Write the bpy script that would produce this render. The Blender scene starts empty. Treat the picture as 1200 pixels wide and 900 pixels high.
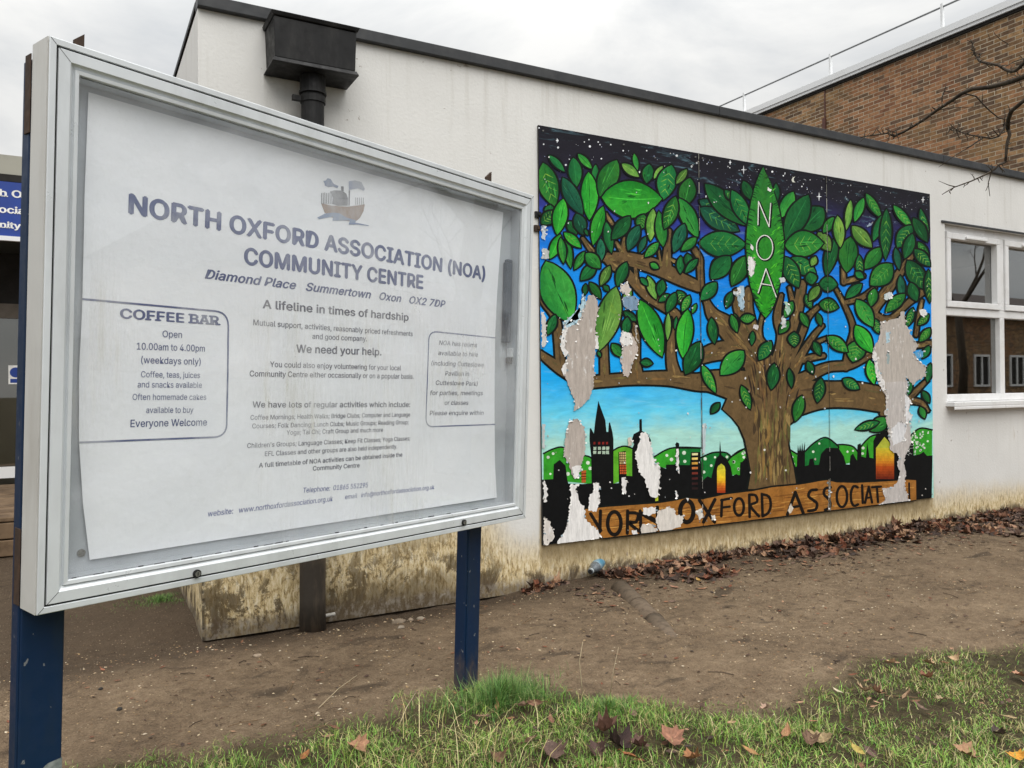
import bpy, math, random
import numpy as np
from mathutils import Vector, Matrix, noise as mnoise

random.seed(7)
rng = np.random.default_rng(11)
scene = bpy.context.scene
COL = scene.collection
R = math.radians

# ---------------------------------------------------------------- camera
CF, CYAW, CPIT, CROL = 924.6, 1.0686, 0.0053, -0.0101        # focal length in photo pixels (1200 wide), angles in radians
CAM = Vector((-2.3486, -3.9449, 1.1348))
FWD = Vector((math.cos(CYAW)*math.cos(CPIT), math.sin(CYAW)*math.cos(CPIT), math.sin(CPIT)))
_r0 = Vector((math.sin(CYAW), -math.cos(CYAW), 0))
_u0 = _r0.cross(FWD)
RGT = _r0*math.cos(CROL) + _u0*math.sin(CROL)
UPV = _u0*math.cos(CROL) - _r0*math.sin(CROL)
cam_data = bpy.data.cameras.new('camera')
cam_data.sensor_width = 36.0
cam_data.lens = CF*36.0/1200.0
cam_data.clip_start = 0.05
cam_data.clip_end = 800
cam = bpy.data.objects.new('camera', cam_data)
COL.objects.link(cam)
m = Matrix((RGT, UPV, -FWD)).transposed().to_4x4()
m.translation = CAM
cam.matrix_world = m
scene.camera = cam

# ---------------------------------------------------------------- sky, sun, exposure
SUN_ELEV, SUN_AZ = R(48), R(188)       # sun high behind the camera, veiled by cloud
world = bpy.data.worlds.new('World')
scene.world = world
world.use_nodes = True
wt = world.node_tree
wt.nodes.clear()
def wn(t): return wt.nodes.new(t)
sky = wn('ShaderNodeTexSky'); sky.sky_type = 'NISHITA'; sky.sun_disc = False
sky.sun_elevation = SUN_ELEV; sky.sun_rotation = SUN_AZ
tc = wn('ShaderNodeTexCoord')
sep = wn('ShaderNodeSeparateXYZ'); wt.links.new(tc.outputs['Generated'], sep.inputs[0])
mp = wn('ShaderNodeMapping'); mp.inputs['Scale'].default_value = (1.6, 1.6, 4.2); mp.inputs['Location'].default_value = (.3, 1.7, .2)
wt.links.new(tc.outputs['Generated'], mp.inputs[0])
nz = wn('ShaderNodeTexNoise'); nz.inputs['Scale'].default_value = 1.5; nz.inputs['Detail'].default_value = 7; nz.inputs['Roughness'].default_value = .55
nz.inputs['Distortion'].default_value = .35
wt.links.new(mp.outputs[0], nz.inputs['Vector'])
cr = wn('ShaderNodeValToRGB')
cr.color_ramp.elements[0].position = .36; cr.color_ramp.elements[0].color = (.68, .71, .74, 1)
cr.color_ramp.elements[1].position = .62; cr.color_ramp.elements[1].color = (1.12, 1.11, 1.075, 1)
wt.links.new(nz.outputs['Fac'], cr.inputs[0])
def wmath(op, a, b):
    n = wn('ShaderNodeMath'); n.operation = op
    for i, v in enumerate((a, b)):
        if isinstance(v, (int, float)): n.inputs[i].default_value = v
        else: wt.links.new(v, n.inputs[i])
    return n.outputs[0]
up = wmath('MAXIMUM', sep.outputs['Z'], 0.0)
lum = wmath('ADD', wmath('ADD', wmath('MULTIPLY', wmath('MULTIPLY', up, wmath('MULTIPLY', up, up)), 25.0), wmath('MULTIPLY', up, .3)), 4.75)          # overcast dome: brighter towards the zenith
vm = wn('ShaderNodeVectorMath'); vm.operation = 'SCALE'
wt.links.new(cr.outputs[0], vm.inputs[0]); wt.links.new(lum, vm.inputs['Scale'])
mx = wn('ShaderNodeMixRGB'); mx.inputs[0].default_value = .94
wt.links.new(sky.outputs[0], mx.inputs[1]); wt.links.new(vm.outputs[0], mx.inputs[2])
bg = wn('ShaderNodeBackground'); bg.inputs['Strength'].default_value = .12
wt.links.new(mx.outputs[0], bg.inputs[0])
wo = wn('ShaderNodeOutputWorld'); wt.links.new(bg.outputs[0], wo.inputs[0])

sun_d = bpy.data.lights.new('sun', 'SUN'); sun_d.energy = 1.5; sun_d.angle = R(55); sun_d.color = (1, .965, .91)
sun = bpy.data.objects.new('sun', sun_d); COL.objects.link(sun)
sv = Vector((math.sin(SUN_AZ)*math.cos(SUN_ELEV), math.cos(SUN_AZ)*math.cos(SUN_ELEV), math.sin(SUN_ELEV)))
sun.rotation_euler = sv.to_track_quat('Z', 'Y').to_euler()
sun.location = (0, -5, 12)

scene.view_settings.view_transform = 'Standard'
scene.view_settings.look = 'None'
scene.view_settings.gamma = 1
scene.view_settings.use_curve_mapping = False
scene.view_settings.exposure = 0.27
scene.render.engine = 'CYCLES'
scene.cycles.max_bounces = 8
scene.cycles.transparent_max_bounces = 12
scene.cycles.use_denoising = True

# ---------------------------------------------------------------- measuring helpers
def ray(u, v): return FWD + RGT*((u-600.0)/CF) + UPV*((450.0-v)/CF)
def wall_at(u, v, y=0.0):
    r = ray(u, v); return CAM + r*((y-CAM.y)/r.y)
def ground_at(u, v, z=0.0):
    r = ray(u, v); return CAM + r*((z-CAM.z)/r.z)
def xplane_at(u, v, x):
    r = ray(u, v); return CAM + r*((x-CAM.x)/r.x)
def depth_at(u, v, d): return CAM + ray(u, v)*d

# ---------------------------------------------------------------- object helpers
def srgb(r, g, b, k=1.0):
    f = lambda c: (c/12.92 if c <= .04045 else ((c+.055)/1.055)**2.4)*k
    return (f(r/255), f(g/255), f(b/255), 1.0)

class MB:
    def __init__(s): s.v, s.f, s.m, s.c, s.uvn = [], [], [], [], None
    def face(s, pts, mat=0, col=None):
        i = len(s.v); s.v += [tuple(p) for p in pts]; s.f.append(tuple(range(i, i+len(pts)))); s.m.append(mat); s.c.append(col)
    def mesh(s, vs, fs, mat=0, col=None):
        i = len(s.v); s.v += [tuple(p) for p in vs]
        for f in fs: s.f.append(tuple(k+i for k in f)); s.m.append(mat); s.c.append(col)
    def box(s, x0, x1, y0, y1, z0, z1, xf=None, mat=0, col=None):
        P = [(x, y, z) for z in (z0, z1) for y in (y0, y1) for x in (x0, x1)]
        if xf: P = [xf(*p) for p in P]
        s.mesh(P, [(0,2,3,1), (4,5,7,6), (0,1,5,4), (2,6,7,3), (0,4,6,2), (1,3,7,5)], mat, col)
    def tube(s, pts, rad, n=8, cap=True, mat=0, col=None):
        pts = [Vector(p) for p in pts]
        if isinstance(rad, (int, float)): rad = [rad]*len(pts)
        vs, fs = [], []
        ref = None
        for i, p in enumerate(pts):
            t = (pts[min(i+1, len(pts)-1)]-pts[max(i-1, 0)])
            if t.length < 1e-9: t = Vector((0, 0, 1))
            t.normalize()
            if ref is None: ref = t.orthogonal().normalized()
            a = (ref - t*ref.dot(t))
            a = a.normalized() if a.length > 1e-6 else t.orthogonal().normalized()
            ref = a; b = t.cross(a)
            for k in range(n):
                q = 2*math.pi*k/n
                vs.append(p + (a*math.cos(q)+b*math.sin(q))*rad[i])
        for i in range(len(pts)-1):
            for k in range(n):
                fs.append((i*n+k, i*n+(k+1) % n, (i+1)*n+(k+1) % n, (i+1)*n+k))
        if cap:
            fs.append(tuple(range(n-1, -1, -1))); fs.append(tuple((len(pts)-1)*n+k for k in range(n)))
        s.mesh(vs, fs, mat, col)
    def build(s, name, mats, parent=None, smooth=False, bevel=0, seg=2, recalc=False):
        me = bpy.data.meshes.new(name)
        off = Vector((0, 0, 0))
        if parent is not None:
            q = parent
            while q is not None: off = off + q.location; q = q.parent
        me.from_pydata([(a-off.x, b-off.y, c-off.z) for a, b, c in s.v], [], s.f)
        if not isinstance(mats, (list, tuple)): mats = [mats]
        for k in mats: me.materials.append(k)
        me.polygons.foreach_set('material_index', s.m)
        if any(c is not None for c in s.c):
            at = me.color_attributes.new('Col', 'FLOAT_COLOR', 'CORNER')
            arr = []
            for f, c in zip(s.f, s.c):
                if c is None: c = (.5, .5, .5, 1)
                if isinstance(c[0], (tuple, list)): 
                    for k in c: arr += list(k)
                else: arr += list(c)*len(f)
            at.data.foreach_set('color', arr)
        if smooth: me.polygons.foreach_set('use_smooth', [True]*len(me.polygons))
        me.update()
        if recalc:
            import bmesh
            bm = bmesh.new(); bm.from_mesh(me)
            bmesh.ops.remove_doubles(bm, verts=bm.verts, dist=1e-5)
            bmesh.ops.recalc_face_normals(bm, faces=bm.faces); bm.to_mesh(me); bm.free()
        o = bpy.data.objects.new(name, me); COL.objects.link(o)
        if parent is not None: o.parent = parent
        if bevel:
            b = o.modifiers.new('bevel', 'BEVEL'); b.width = bevel; b.segments = seg; b.limit_method = 'ANGLE'; b.angle_limit = R(40)
        return o

def tag(o, label=None, cat=None, group=None, kind=None):
    if label: o['label'] = label
    if cat: o['category'] = cat
    if group: o['group'] = group
    if kind: o['kind'] = kind
    return o
def thing(name, loc, label, cat, group=None):
    o = bpy.data.objects.new(name, None); o.location = loc; o.empty_display_size = .2
    COL.objects.link(o)
    return tag(o, label, cat, group)

# ---------------------------------------------------------------- material helpers
class NT:
    def __init__(s, name, rough=.7, spec=.3):
        s.mat = bpy.data.materials.new(name); s.mat.use_nodes = True
        s.t = s.mat.node_tree; s.p = s.t.nodes['Principled BSDF']
        s.p.inputs['Roughness'].default_value = rough; s.p.inputs['Specular IOR Level'].default_value = spec
        s._pos = None
    def n(s, t): return s.t.nodes.new(t)
    def put(s, sock, v):
        if isinstance(v, (int, float)): sock.default_value = v
        elif isinstance(v, (tuple, list)):
            sock.default_value = tuple(v) if len(v) == len(sock.default_value) else tuple(v)+(1.0,)
        else: s.t.links.new(v, sock)
    def pos(s, scale=(1, 1, 1), loc=(0, 0, 0)):
        g = s.n('ShaderNodeNewGeometry'); m = s.n('ShaderNodeMapping')
        m.inputs['Scale'].default_value = scale; m.inputs['Location'].default_value = loc
        s.t.links.new(g.outputs['Position'], m.inputs[0]); return m.outputs[0]
    def xyz(s):
        if s._pos is None:
            g = s.n('ShaderNodeNewGeometry'); q = s.n('ShaderNodeSeparateXYZ'); s.t.links.new(g.outputs['Position'], q.inputs[0]); s._pos = q
        return s._pos.outputs
    def noise(s, scale=(1, 1, 1), sc=1.0, det=5, ro=.55, dist=0, loc=(0, 0, 0)):
        n = s.n('ShaderNodeTexNoise'); n.inputs['Scale'].default_value = sc; n.inputs['Detail'].default_value = det
        n.inputs['Roughness'].default_value = ro; n.inputs['Distortion'].default_value = dist
        s.t.links.new(s.pos(scale, loc), n.inputs['Vector']); return n.outputs['Fac']
    def voro(s, scale=(1, 1, 1), sc=1.0, out='Distance', feat='F1'):
        n = s.n('ShaderNodeTexVoronoi'); n.feature = feat; n.inputs['Scale'].default_value = sc
        s.t.links.new(s.pos(scale), n.inputs['Vector']); return n.outputs[out]
    def ramp(s, fac, stops, interp='LINEAR'):
        r = s.n('ShaderNodeValToRGB'); r.color_ramp.interpolation = interp
        e = r.color_ramp.elements
        while len(e) < len(stops): e.new(.5)
        for k, (p, c) in enumerate(stops):
            e[k].position = p
            e[k].color = (c, c, c, 1) if isinstance(c, (int, float)) else (tuple(c) if len(c) == 4 else tuple(c)+(1,))
        s.put(r.inputs[0], fac); return r.outputs[0]
    def mix(s, fac, a, b, mode='MIX'):
        m = s.n('ShaderNodeMixRGB'); m.blend_type = mode
        s.put(m.inputs[0], fac); s.put(m.inputs[1], a); s.put(m.inputs[2], b); return m.outputs[0]
    def math(s, op, a, b=0.0, clamp=False):
        m = s.n('ShaderNodeMath'); m.operation = op; m.use_clamp = clamp
        s.put(m.inputs[0], a); s.put(m.inputs[1], b); return m.outputs[0]
    def step(s, v, lo, hi):           # smooth map of v from lo..hi to 0..1
        m = s.n('ShaderNodeMapRange'); m.interpolation_type = 'SMOOTHSTEP'
        s.put(m.inputs[0], v); m.inputs[1].default_value = lo; m.inputs[2].default_value = hi
        return m.outputs[0]
    def attr(s, name='Col'):
        a = s.n('ShaderNodeAttribute'); a.attribute_name = name; return a.outputs['Color']
    def bump(s, h, dist=.01, strength=.6):
        b = s.n('ShaderNodeBump'); b.inputs['Distance'].default_value = dist; b.inputs['Strength'].default_value = strength
        s.put(b.inputs['Height'], h); s.t.links.new(b.outputs[0], s.p.inputs['Normal'])
    def color(s, c): s.put(s.p.inputs['Base Color'], c); return s
    def rough(s, c): s.put(s.p.inputs['Roughness'], c); return s

def worn(name, base, dark=None, sc=18, rough=.6, spec=.3, metal=0, bump=0, amount=.5, streak=1.0):
    k = NT(name, rough, spec); k.p.inputs['Metallic'].default_value = metal
    dark = dark or tuple(c*.6 for c in base[:3])
    nz1 = k.noise((1, 1, 1/streak), sc, 6, .65)
    k.color(k.mix(k.math('MULTIPLY', k.step(nz1, .42, .68), amount), base, dark))
    k.rough(k.ramp(k.noise((1, 1, 1), sc*2.3, 4, .6), [(.3, max(rough-.12, .05)), (.7, min(rough+.15, 1))]))
    if bump: k.bump(k.noise((1, 1, 1), sc*4, 4, .6), bump, .5)
    return k.mat
def attr_mat(name, rough=.6, spec=.3, vary=.25, sc=(30, 30, 30), bump=0, streaky=None):
    k = NT(name, rough, spec)
    f = k.ramp(k.noise(sc, 1.0, 5, .65), [(.25, 1-vary), (.75, 1+vary)])
    k.color(k.mix(1.0, k.attr(), f, 'MULTIPLY'))
    if bump: k.bump(k.noise(sc, 2.0, 4, .6), bump, .5)
    return k.mat

HXL = -1.848
# ---- rendered wall with damp stains rising from the ground
def wall_material():
    k = NT('painted_render', .85, .2)
    X, Y, Z = k.xyz()
    big = k.noise((1, 1, 1), 1.3, 5, .6)
    base = k.ramp(big, [(.3, (.63, .625, .605)), (.7, (.71, .705, .685))])
    blot = k.noise((1, 1, .5), 5.0, 7, .68)
    base = k.mix(k.math('MULTIPLY', k.step(blot, .58, .8), .35), base, (.47, .44, .38, 1))
    # rain streaks under the coping and the sill
    st = k.noise((16, 16, .9), 1.0, 5, .6)
    base = k.mix(k.math('MULTIPLY', k.step(st, .52, .74), k.math('ADD', .16, k.math('MULTIPLY', k.step(Z, 2.3, 2.9), .28))), base, (.45, .43, .38, 1))
    leftp = k.step(X, -.12, -0.55)                     # left of the painted boards the damp climbs higher
    under = k.math('MULTIPLY', k.step(X, -.02, .01), k.step(X, 3.72, 3.6))
    hgt = k.math('ADD', .26, k.math('MULTIPLY', leftp, .48))
    hgt = k.math('ADD', hgt, k.math('MULTIPLY', under, .22))
    fine = k.noise((15, 15, 8), 1.0, 8, .72, .5)
    fing = k.math('ADD', k.math('MULTIPLY', fine, .5), k.math('MULTIPLY', k.noise((5, 5, 2.4), 1.0, 4, .6, loc=(3, 1, 2)), .7))
    lvl = k.math('DIVIDE', Z, k.math('MULTIPLY', hgt, k.math('ADD', fing, .42)))
    g = k.step(lvl, 1.25, .30)
    base = k.mix(k.math('MULTIPLY', k.step(k.math('DIVIDE', Z, hgt), 1.5, .2), .55), base, (.60, .53, .38, 1))
    damp = k.ramp(k.noise((60, 60, 16), 1.0, 9, .78, .6), [(.33, (.09, .058, .022)), (.43, (.34, .235, .09)), (.50, (.62, .485, .26)), (.62, (.78, .69, .50))])
    c = k.mix(k.math('MULTIPLY', g, .92), base, damp)
    # olive grime below the painted boards, washed paler towards the ground
    ol = k.ramp(k.noise((22, 22, 9), 1.0, 8, .75), [(.3, (.16, .12, .06)), (.5, (.27, .205, .11)), (.7, (.40, .325, .20))])
    om = k.math('MULTIPLY', k.math('MULTIPLY', under, k.step(Z, .5, .4)), k.step(k.math('ADD', Z, k.math('MULTIPLY', fine, .16)), .12, .25))
    c = k.mix(k.math('MULTIPLY', om, .9), c, ol)
    # rusty runs below the window
    rr = k.math('MULTIPLY', k.math('MULTIPLY', k.step(X, 3.9, 4.2), k.step(k.noise((14, 14, 1.6), 1.0, 5, .65, 0, (4, 4, 4)), .58, .70)), k.math('MULTIPLY', k.step(Z, .35, .55), k.step(Z, .95, .65)))
    c = k.mix(k.math('MULTIPLY', rr, .45), c, (.36, .27, .16, 1))
    # black-brown mould on the lowest part, mostly left
    lm = k.noise((7, 7, 5), 1.0, 9, .78, .5, loc=(7, 0, 1))
    mh = k.math('ADD', .09, k.math('MULTIPLY', leftp, .27))
    ml = k.math('DIVIDE', Z, mh)
    mf = k.math('MULTIPLY', k.step(ml, 1.3, .3), k.step(lm, .485, .55))
    bell = k.math('MULTIPLY', k.math('MULTIPLY', k.step(X, -1.42, -1.25), k.step(X, -.25, -.75)), k.step(k.math('ADD', Z, k.math('MULTIPLY', k.math('SUBTRACT', lm, .5), .5)), .19, .07))
    mf = k.math('MAXIMUM', mf, k.math('MULTIPLY', bell, .85))
    c = k.mix(k.math('MULTIPLY', mf, .88), c, k.ramp(k.noise((30, 30, 12), 1.0, 6, .7), [(.35, (.035, .024, .012)), (.7, (.13, .09, .045))]))
    # pale flaking foot of the wall
    pf = k.math('MULTIPLY', k.step(Z, .055, .015), k.step(k.noise((30, 30, 20), 1.0, 5, .7), .46, .6))
    c = k.mix(k.math('MULTIPLY', pf, .8), c, (.62, .57, .48, 1))
    # small chips and cracks
    ch = k.step(k.noise((11, 11, 11), 1.0, 4, .6, 1.2, (2, 5, 9)), .70, .72)
    c = k.mix(k.math('MULTIPLY', ch, .6), c, (.22, .17, .13, 1))
    # soil splashed up where the wall meets the ground
    spl = k.step(k.math('SUBTRACT', Z, k.math('MULTIPLY', k.math('SUBTRACT', lm, .42), .22)), .07, -.01)
    c = k.mix(k.math('MULTIPLY', spl, .75), c, (.085, .06, .038, 1))
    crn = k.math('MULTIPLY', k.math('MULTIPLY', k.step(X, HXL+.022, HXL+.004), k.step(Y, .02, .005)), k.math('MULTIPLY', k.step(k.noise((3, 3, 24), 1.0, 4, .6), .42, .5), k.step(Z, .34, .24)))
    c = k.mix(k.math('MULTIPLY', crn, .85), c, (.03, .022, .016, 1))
    k.color(c)
    h = k.math('ADD', k.noise((1, 1, 1), 55, 4, .6), k.math('MULTIPLY', k.noise((1, 1, 1), 5, 3, .5), .8))
    k.bump(h, .004, .45)
    return k.mat
M = {}
M['wall'] = wall_material()

def brick_material():
    k = NT('multi_brick', .85, .2)
    g = k.n('ShaderNodeNewGeometry'); q = k.n('ShaderNodeSeparateXYZ'); k.t.links.new(g.outputs['Position'], q.inputs[0])
    cmb = k.n('ShaderNodeCombineXYZ')
    k.t.links.new(k.math('ADD', q.outputs['X'], q.outputs['Y']), cmb.inputs[0]); k.t.links.new(q.outputs['Z'], cmb.inputs[1])
    def bricks(seedoff):
        b = k.n('ShaderNodeTexBrick'); b.offset = .5; b.inputs['Scale'].default_value = 1
        b.inputs['Brick Width'].default_value = .20; b.inputs['Row Height'].default_value = .063
        b.inputs['Mortar Size'].default_value = .0055; b.inputs['Mortar Smooth'].default_value = .3; b.inputs['Bias'].default_value = 0
        k.t.links.new(cmb.outputs[0], b.inputs['Vector']); return b
    b = bricks(0)
    b.inputs['Color1'].default_value = (0, 0, 0, 1); b.inputs['Color2'].default_value = (1, 1, 1, 1); b.inputs['Mortar'].default_value = (.5, .5, .5, 1)
    tone = k.ramp(b.outputs['Color'], [(0, (.105, .072, .052)), (.2, (.14, .09, .056)), (.5, (.20, .125, .065)), (.75, (.27, .175, .09)), (1, (.36, .245, .14))])
    redp = k.step(k.math('ADD', k.noise((1, 1, 1), .55, 4, .6), k.math('MULTIPLY', k.math('SUBTRACT', b.outputs['Color'], .5), .22)), .5, .6)
    tone = k.mix(k.math('MULTIPLY', redp, .46), tone, (.26, .105, .06, 1))
    tone = k.mix(1.0, tone, (1.04, .96, .88, 1), 'MULTIPLY'); tone = k.mix(.85, tone, k.ramp(k.noise((1, 1, 1), 11, 7, .8), [(.3, .35), (.7, 1.55)]), 'MULTIPLY')
    c = k.mix(b.outputs['Fac'], tone, k.ramp(k.noise((1, 1, 1), 2.5, 5, .7), [(.35, (.28, .235, .165)), (.65, (.52, .45, .34))]))
    k.color(c)
    k.bump(k.math('ADD', k.math('MULTIPLY', b.outputs['Fac'], -1.0), k.math('MULTIPLY', k.noise((1, 1, 1), 40, 3, .6), .5)), .008, .7)
    return k.mat
M['brick'] = brick_material()
M['trim_dark'] = worn('grey_roof_trim', (.034, .036, .039), (.065, .065, .065), 8, .55, .3)
M['black_plastic'] = worn('black_rainwater_plastic', (.006, .006, .0065), (.026, .025, .024), 10, .5, .25, amount=.8, streak=3)
M['pipe_foot'] = worn('muddy_pipe_foot', (.05, .042, .034), (.13, .10, .07), 12, .8, .2, amount=.9, streak=4)
M['upvc'] = worn('white_window_plastic', (.74, .74, .74), (.60, .59, .57), 7, .35, .45, amount=.5)
M['felt'] = worn('flat_roof_felt', (.09, .09, .09), None, 6, .9)
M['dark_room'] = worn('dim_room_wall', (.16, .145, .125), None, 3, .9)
M['alu'] = worn('satin_aluminium', (.65, .68, .70), (.50, .52, .53), 9, .38, .5, metal=.2, amount=.5, streak=3)
M['alu_side'] = worn('dusty_aluminium_side', (.56, .555, .53), (.40, .38, .34), 6, .5, .4, metal=.2, amount=.6, streak=5)
M['rubber'] = worn('black_rubber_seal', (.012, .012, .012), None, 20, .7)
M['case_panel'] = worn('grey_case_lining', (.44, .47, .50), (.33, .355, .38), 6, .55, .35, amount=.6)
k = NT('navy_post_paint', .45, .3)
c = k.mix(k.math('MULTIPLY', k.step(k.noise((9, 9, 2), 1.0, 6, .65), .45, .7), .7), (.003, .018, .055, 1), (.010, .022, .042, 1))
mud = k.math('MULTIPLY', k.step(k.math('ADD', k.xyz()['Z'], k.math('MULTIPLY', k.noise((30, 30, 14), 1.0, 6, .7), .45)), .42, .16), .75)
c = k.mix(mud, c, (.11, .08, .052, 1))
chip = k.step(k.noise((60, 60, 40), 1.0, 3, .5), .70, .72)
c = k.mix(chip, c, (.16, .17, .18, 1))
k.color(c); k.rough(k.ramp(k.noise((1, 1, 1), 30, 4, .6), [(.3, .36), (.7, .6)]))
M['blue_post'] = k.mat
M['rust'] = worn('rusty_brown_steel', (.045, .03, .022), (.09, .05, .03), 30, .8, .2)
M['lock_metal'] = worn('lock_metal', (.35, .35, .34), (.12, .12, .12), 80, .35, .5, metal=.8)
M['white_paint'] = worn('white_metal_paint', (.72, .73, .74), (.6, .6, .58), 1.2, .5, .4, amount=.3)
M['galv'] = worn('grey_handrail_steel', (.16, .165, .17), (.25, .25, .25), 9, .5, .4, metal=.4)
M['timber'] = worn('weathered_brown_timber', (.17, .115, .07), (.07, .045, .028), 5, .8, .2, bump=.004, amount=.9)
M['beige'] = worn('beige_fascia_panel', (.33, .32, .27), (.20, .20, .17), 3, .7, amount=.7)
M['dark'] = worn('dark_soffit', (.018, .016, .014), None, 5, .8)
M['frame_brown'] = worn('bronze_door_frame', (.12, .10, .08), None, 7, .5)
M['sign_blue'] = worn('royal_blue_sign', (.012, .045, .26), (.01, .035, .20), 5, .4, .4)
M['sign_white'] = worn('white_sign_lettering', (.80, .80, .78), None, 9, .5)
M['bark'] = worn('dark_wet_bark', (.055, .042, .03), (.022, .017, .013), 25, .85, .2, bump=.004, amount=.9)

def glass_material(name, tint, veil=0, dirt=False, refl=1.8):
    k = NT(name, .02, .5)
    t = k.t; t.nodes.remove(k.p)
    out = [n for n in t.nodes if n.type == 'OUTPUT_MATERIAL'][0]
    tr = k.n('ShaderNodeBsdfTransparent'); tr.inputs[0].default_value = tint
    gl = k.n('ShaderNodeBsdfGlossy'); gl.inputs['Roughness'].default_value = .012
    lw = k.n('ShaderNodeLayerWeight'); lw.inputs['Blend'].default_value = .5
    sch = k.math('ADD', k.math('MULTIPLY', k.math('POWER', lw.outputs['Facing'], 5.0), .96), .04)
    mul = k.math('MULTIPLY', sch, refl, True)      # both faces of the pane reflect
    m1 = k.n('ShaderNodeMixShader'); t.links.new(mul, m1.inputs[0]); t.links.new(tr.outputs[0], m1.inputs[1]); t.links.new(gl.outputs[0], m1.inputs[2])
    last = m1.outputs[0]
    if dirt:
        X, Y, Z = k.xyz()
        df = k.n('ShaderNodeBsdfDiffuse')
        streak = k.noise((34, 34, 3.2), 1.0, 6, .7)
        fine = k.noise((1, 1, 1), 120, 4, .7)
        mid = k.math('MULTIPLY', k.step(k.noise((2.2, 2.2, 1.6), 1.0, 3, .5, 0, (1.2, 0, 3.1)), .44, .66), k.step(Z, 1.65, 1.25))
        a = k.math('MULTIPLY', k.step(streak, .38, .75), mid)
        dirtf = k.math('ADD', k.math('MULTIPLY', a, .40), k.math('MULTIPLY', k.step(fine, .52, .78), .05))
        glare_haze = k.math('MULTIPLY', k.step(k.noise((1.6, 1.6, 2.2), 1.0, 4, .6, .8, (3.1, 0, 6.2)), .42, .68), .16)     # pale mottled haze painted in for the soft reflections on the pane
        haze = k.math('ADD', k.math('ADD', dirtf, glare_haze), veil, True)
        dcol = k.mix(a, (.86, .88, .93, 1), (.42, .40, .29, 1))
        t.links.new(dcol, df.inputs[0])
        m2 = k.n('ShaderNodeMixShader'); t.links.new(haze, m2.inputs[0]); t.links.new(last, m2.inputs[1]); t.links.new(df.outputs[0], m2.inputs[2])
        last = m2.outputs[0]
    t.links.new(last, out.inputs['Surface'])
    return k.mat
M['pane'] = glass_material('window_glass', (.55, .56, .52, 1), refl=5.0)
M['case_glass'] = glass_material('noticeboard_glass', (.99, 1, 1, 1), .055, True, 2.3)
# ================================================================ ground
GB = [ground_at(u, v) for u, v in [(110,893),(200,885),(300,866),(400,842),(480,822),(545,803),(600,797),(700,815),(800,822),(870,828),(930,812),(960,792),(1000,772),(1060,763),(1200,752)]]
GBX = [-6.0]+[p.x for p in GB]+[2.6, 9.0]
GBY = [-1.0]+[p.y for p in GB]+[-2.35, -3.4]
def grass_edge(x): return float(np.interp(x, GBX, GBY))
def smooth(a, b, t):
    t = min(max((t-a)/(b-a), 0), 1); return t*t*(3-2*t)
def gz(x, y):
    if abs(x) > 14 or abs(y) > 10: return 0.0
    f = smooth(14, 9, abs(x))*smooth(10, 6, abs(y))
    z = .014*mnoise.noise((x*1.1, y*1.1, 2.0)) + .009*mnoise.noise((x*4.1, y*4.1, 5.0)) + .0062*mnoise.noise((x*13, y*13, 1.0)) + .0034*mnoise.noise((x*38, y*38, 3.0))
    z -= .004
    if y > -1.2:
        z -= .045*smooth(.35, 0, abs(y+.02))*smooth(.15, -.4, x)          # soil washed out along the left end of the wall
        z += .02*smooth(-.6, -.05, y)*smooth(.0, 1.0, x)
    d = grass_edge(x)-y
    z += .018*smooth(0, .35, d)
    return z*f
def axis(lo, hi, a, b, step):
    mid = list(np.arange(a, b+1e-6, step)); L, Rr = [], []
    s, p = step, a
    while p > lo: s *= 1.5; p -= s; L.append(p)
    s, p = step, mid[-1]
    while p < hi: s *= 1.5; p += s; Rr.append(p)
    return L[::-1]+mid+Rr
ax = axis(-160, 160, -4.2, 5.0, .022); ay = axis(-160, 160, -3.3, .3, .022)
gv, gmask = [], []
for y in ay:
    for x in ax:
        gv.append((x, y, gz(x, y)))
        d = grass_edge(x)-y + .09*mnoise.noise((x*5, y*5, 0))
        gmask.append(smooth(-.05, .16, d))
nx, ny = len(ax), len(ay)
gf = [(j*nx+i, j*nx+i+1, (j+1)*nx+i+1, (j+1)*nx+i) for j in range(ny-1) for i in range(nx-1)]
me = bpy.data.meshes.new('ground'); me.from_pydata(gv, [], gf)
at = me.attributes.new('grassy', 'FLOAT', 'POINT'); at.data.foreach_set('value', gmask)
me.polygons.foreach_set('use_smooth', [True]*len(gf))
k = NT('trodden_soil', .95, .15)
n1 = k.noise((1, 1, 1), 2.2, 7, .72); n2 = k.noise((1, 1, 1), 22, 6, .7); n3 = k.noise((1, 1, 1), 150, 3, .6)
soil = k.ramp(k.math('ADD', k.math('MULTIPLY', n1, .55), k.math('MULTIPLY', n2, .45)), [(.34, (.090, .062, .040)), (.5, (.170, .120, .076)), (.66, (.258, .188, .122))])
soil = k.mix(.55, soil, k.ramp(n3, [(.3, .42), (.7, 1.55)]), 'MULTIPLY')
# damp dark patches and the dark strip by the wall
wet = k.step(k.noise((1.1, 2.2, 1), 2.6, 5, .6, .6, (4, 2, 0)), .57, .70)
soil = k.mix(k.math('MULTIPLY', wet, .75), soil, (.055, .040, .028, 1))
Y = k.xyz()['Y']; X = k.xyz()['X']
soil = k.mix(k.math('MULTIPLY', k.step(k.math('ADD', Y, k.math('MULTIPLY', n1, .5)), -.30, .14), .75), soil, (.048, .034, .023, 1))
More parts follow.
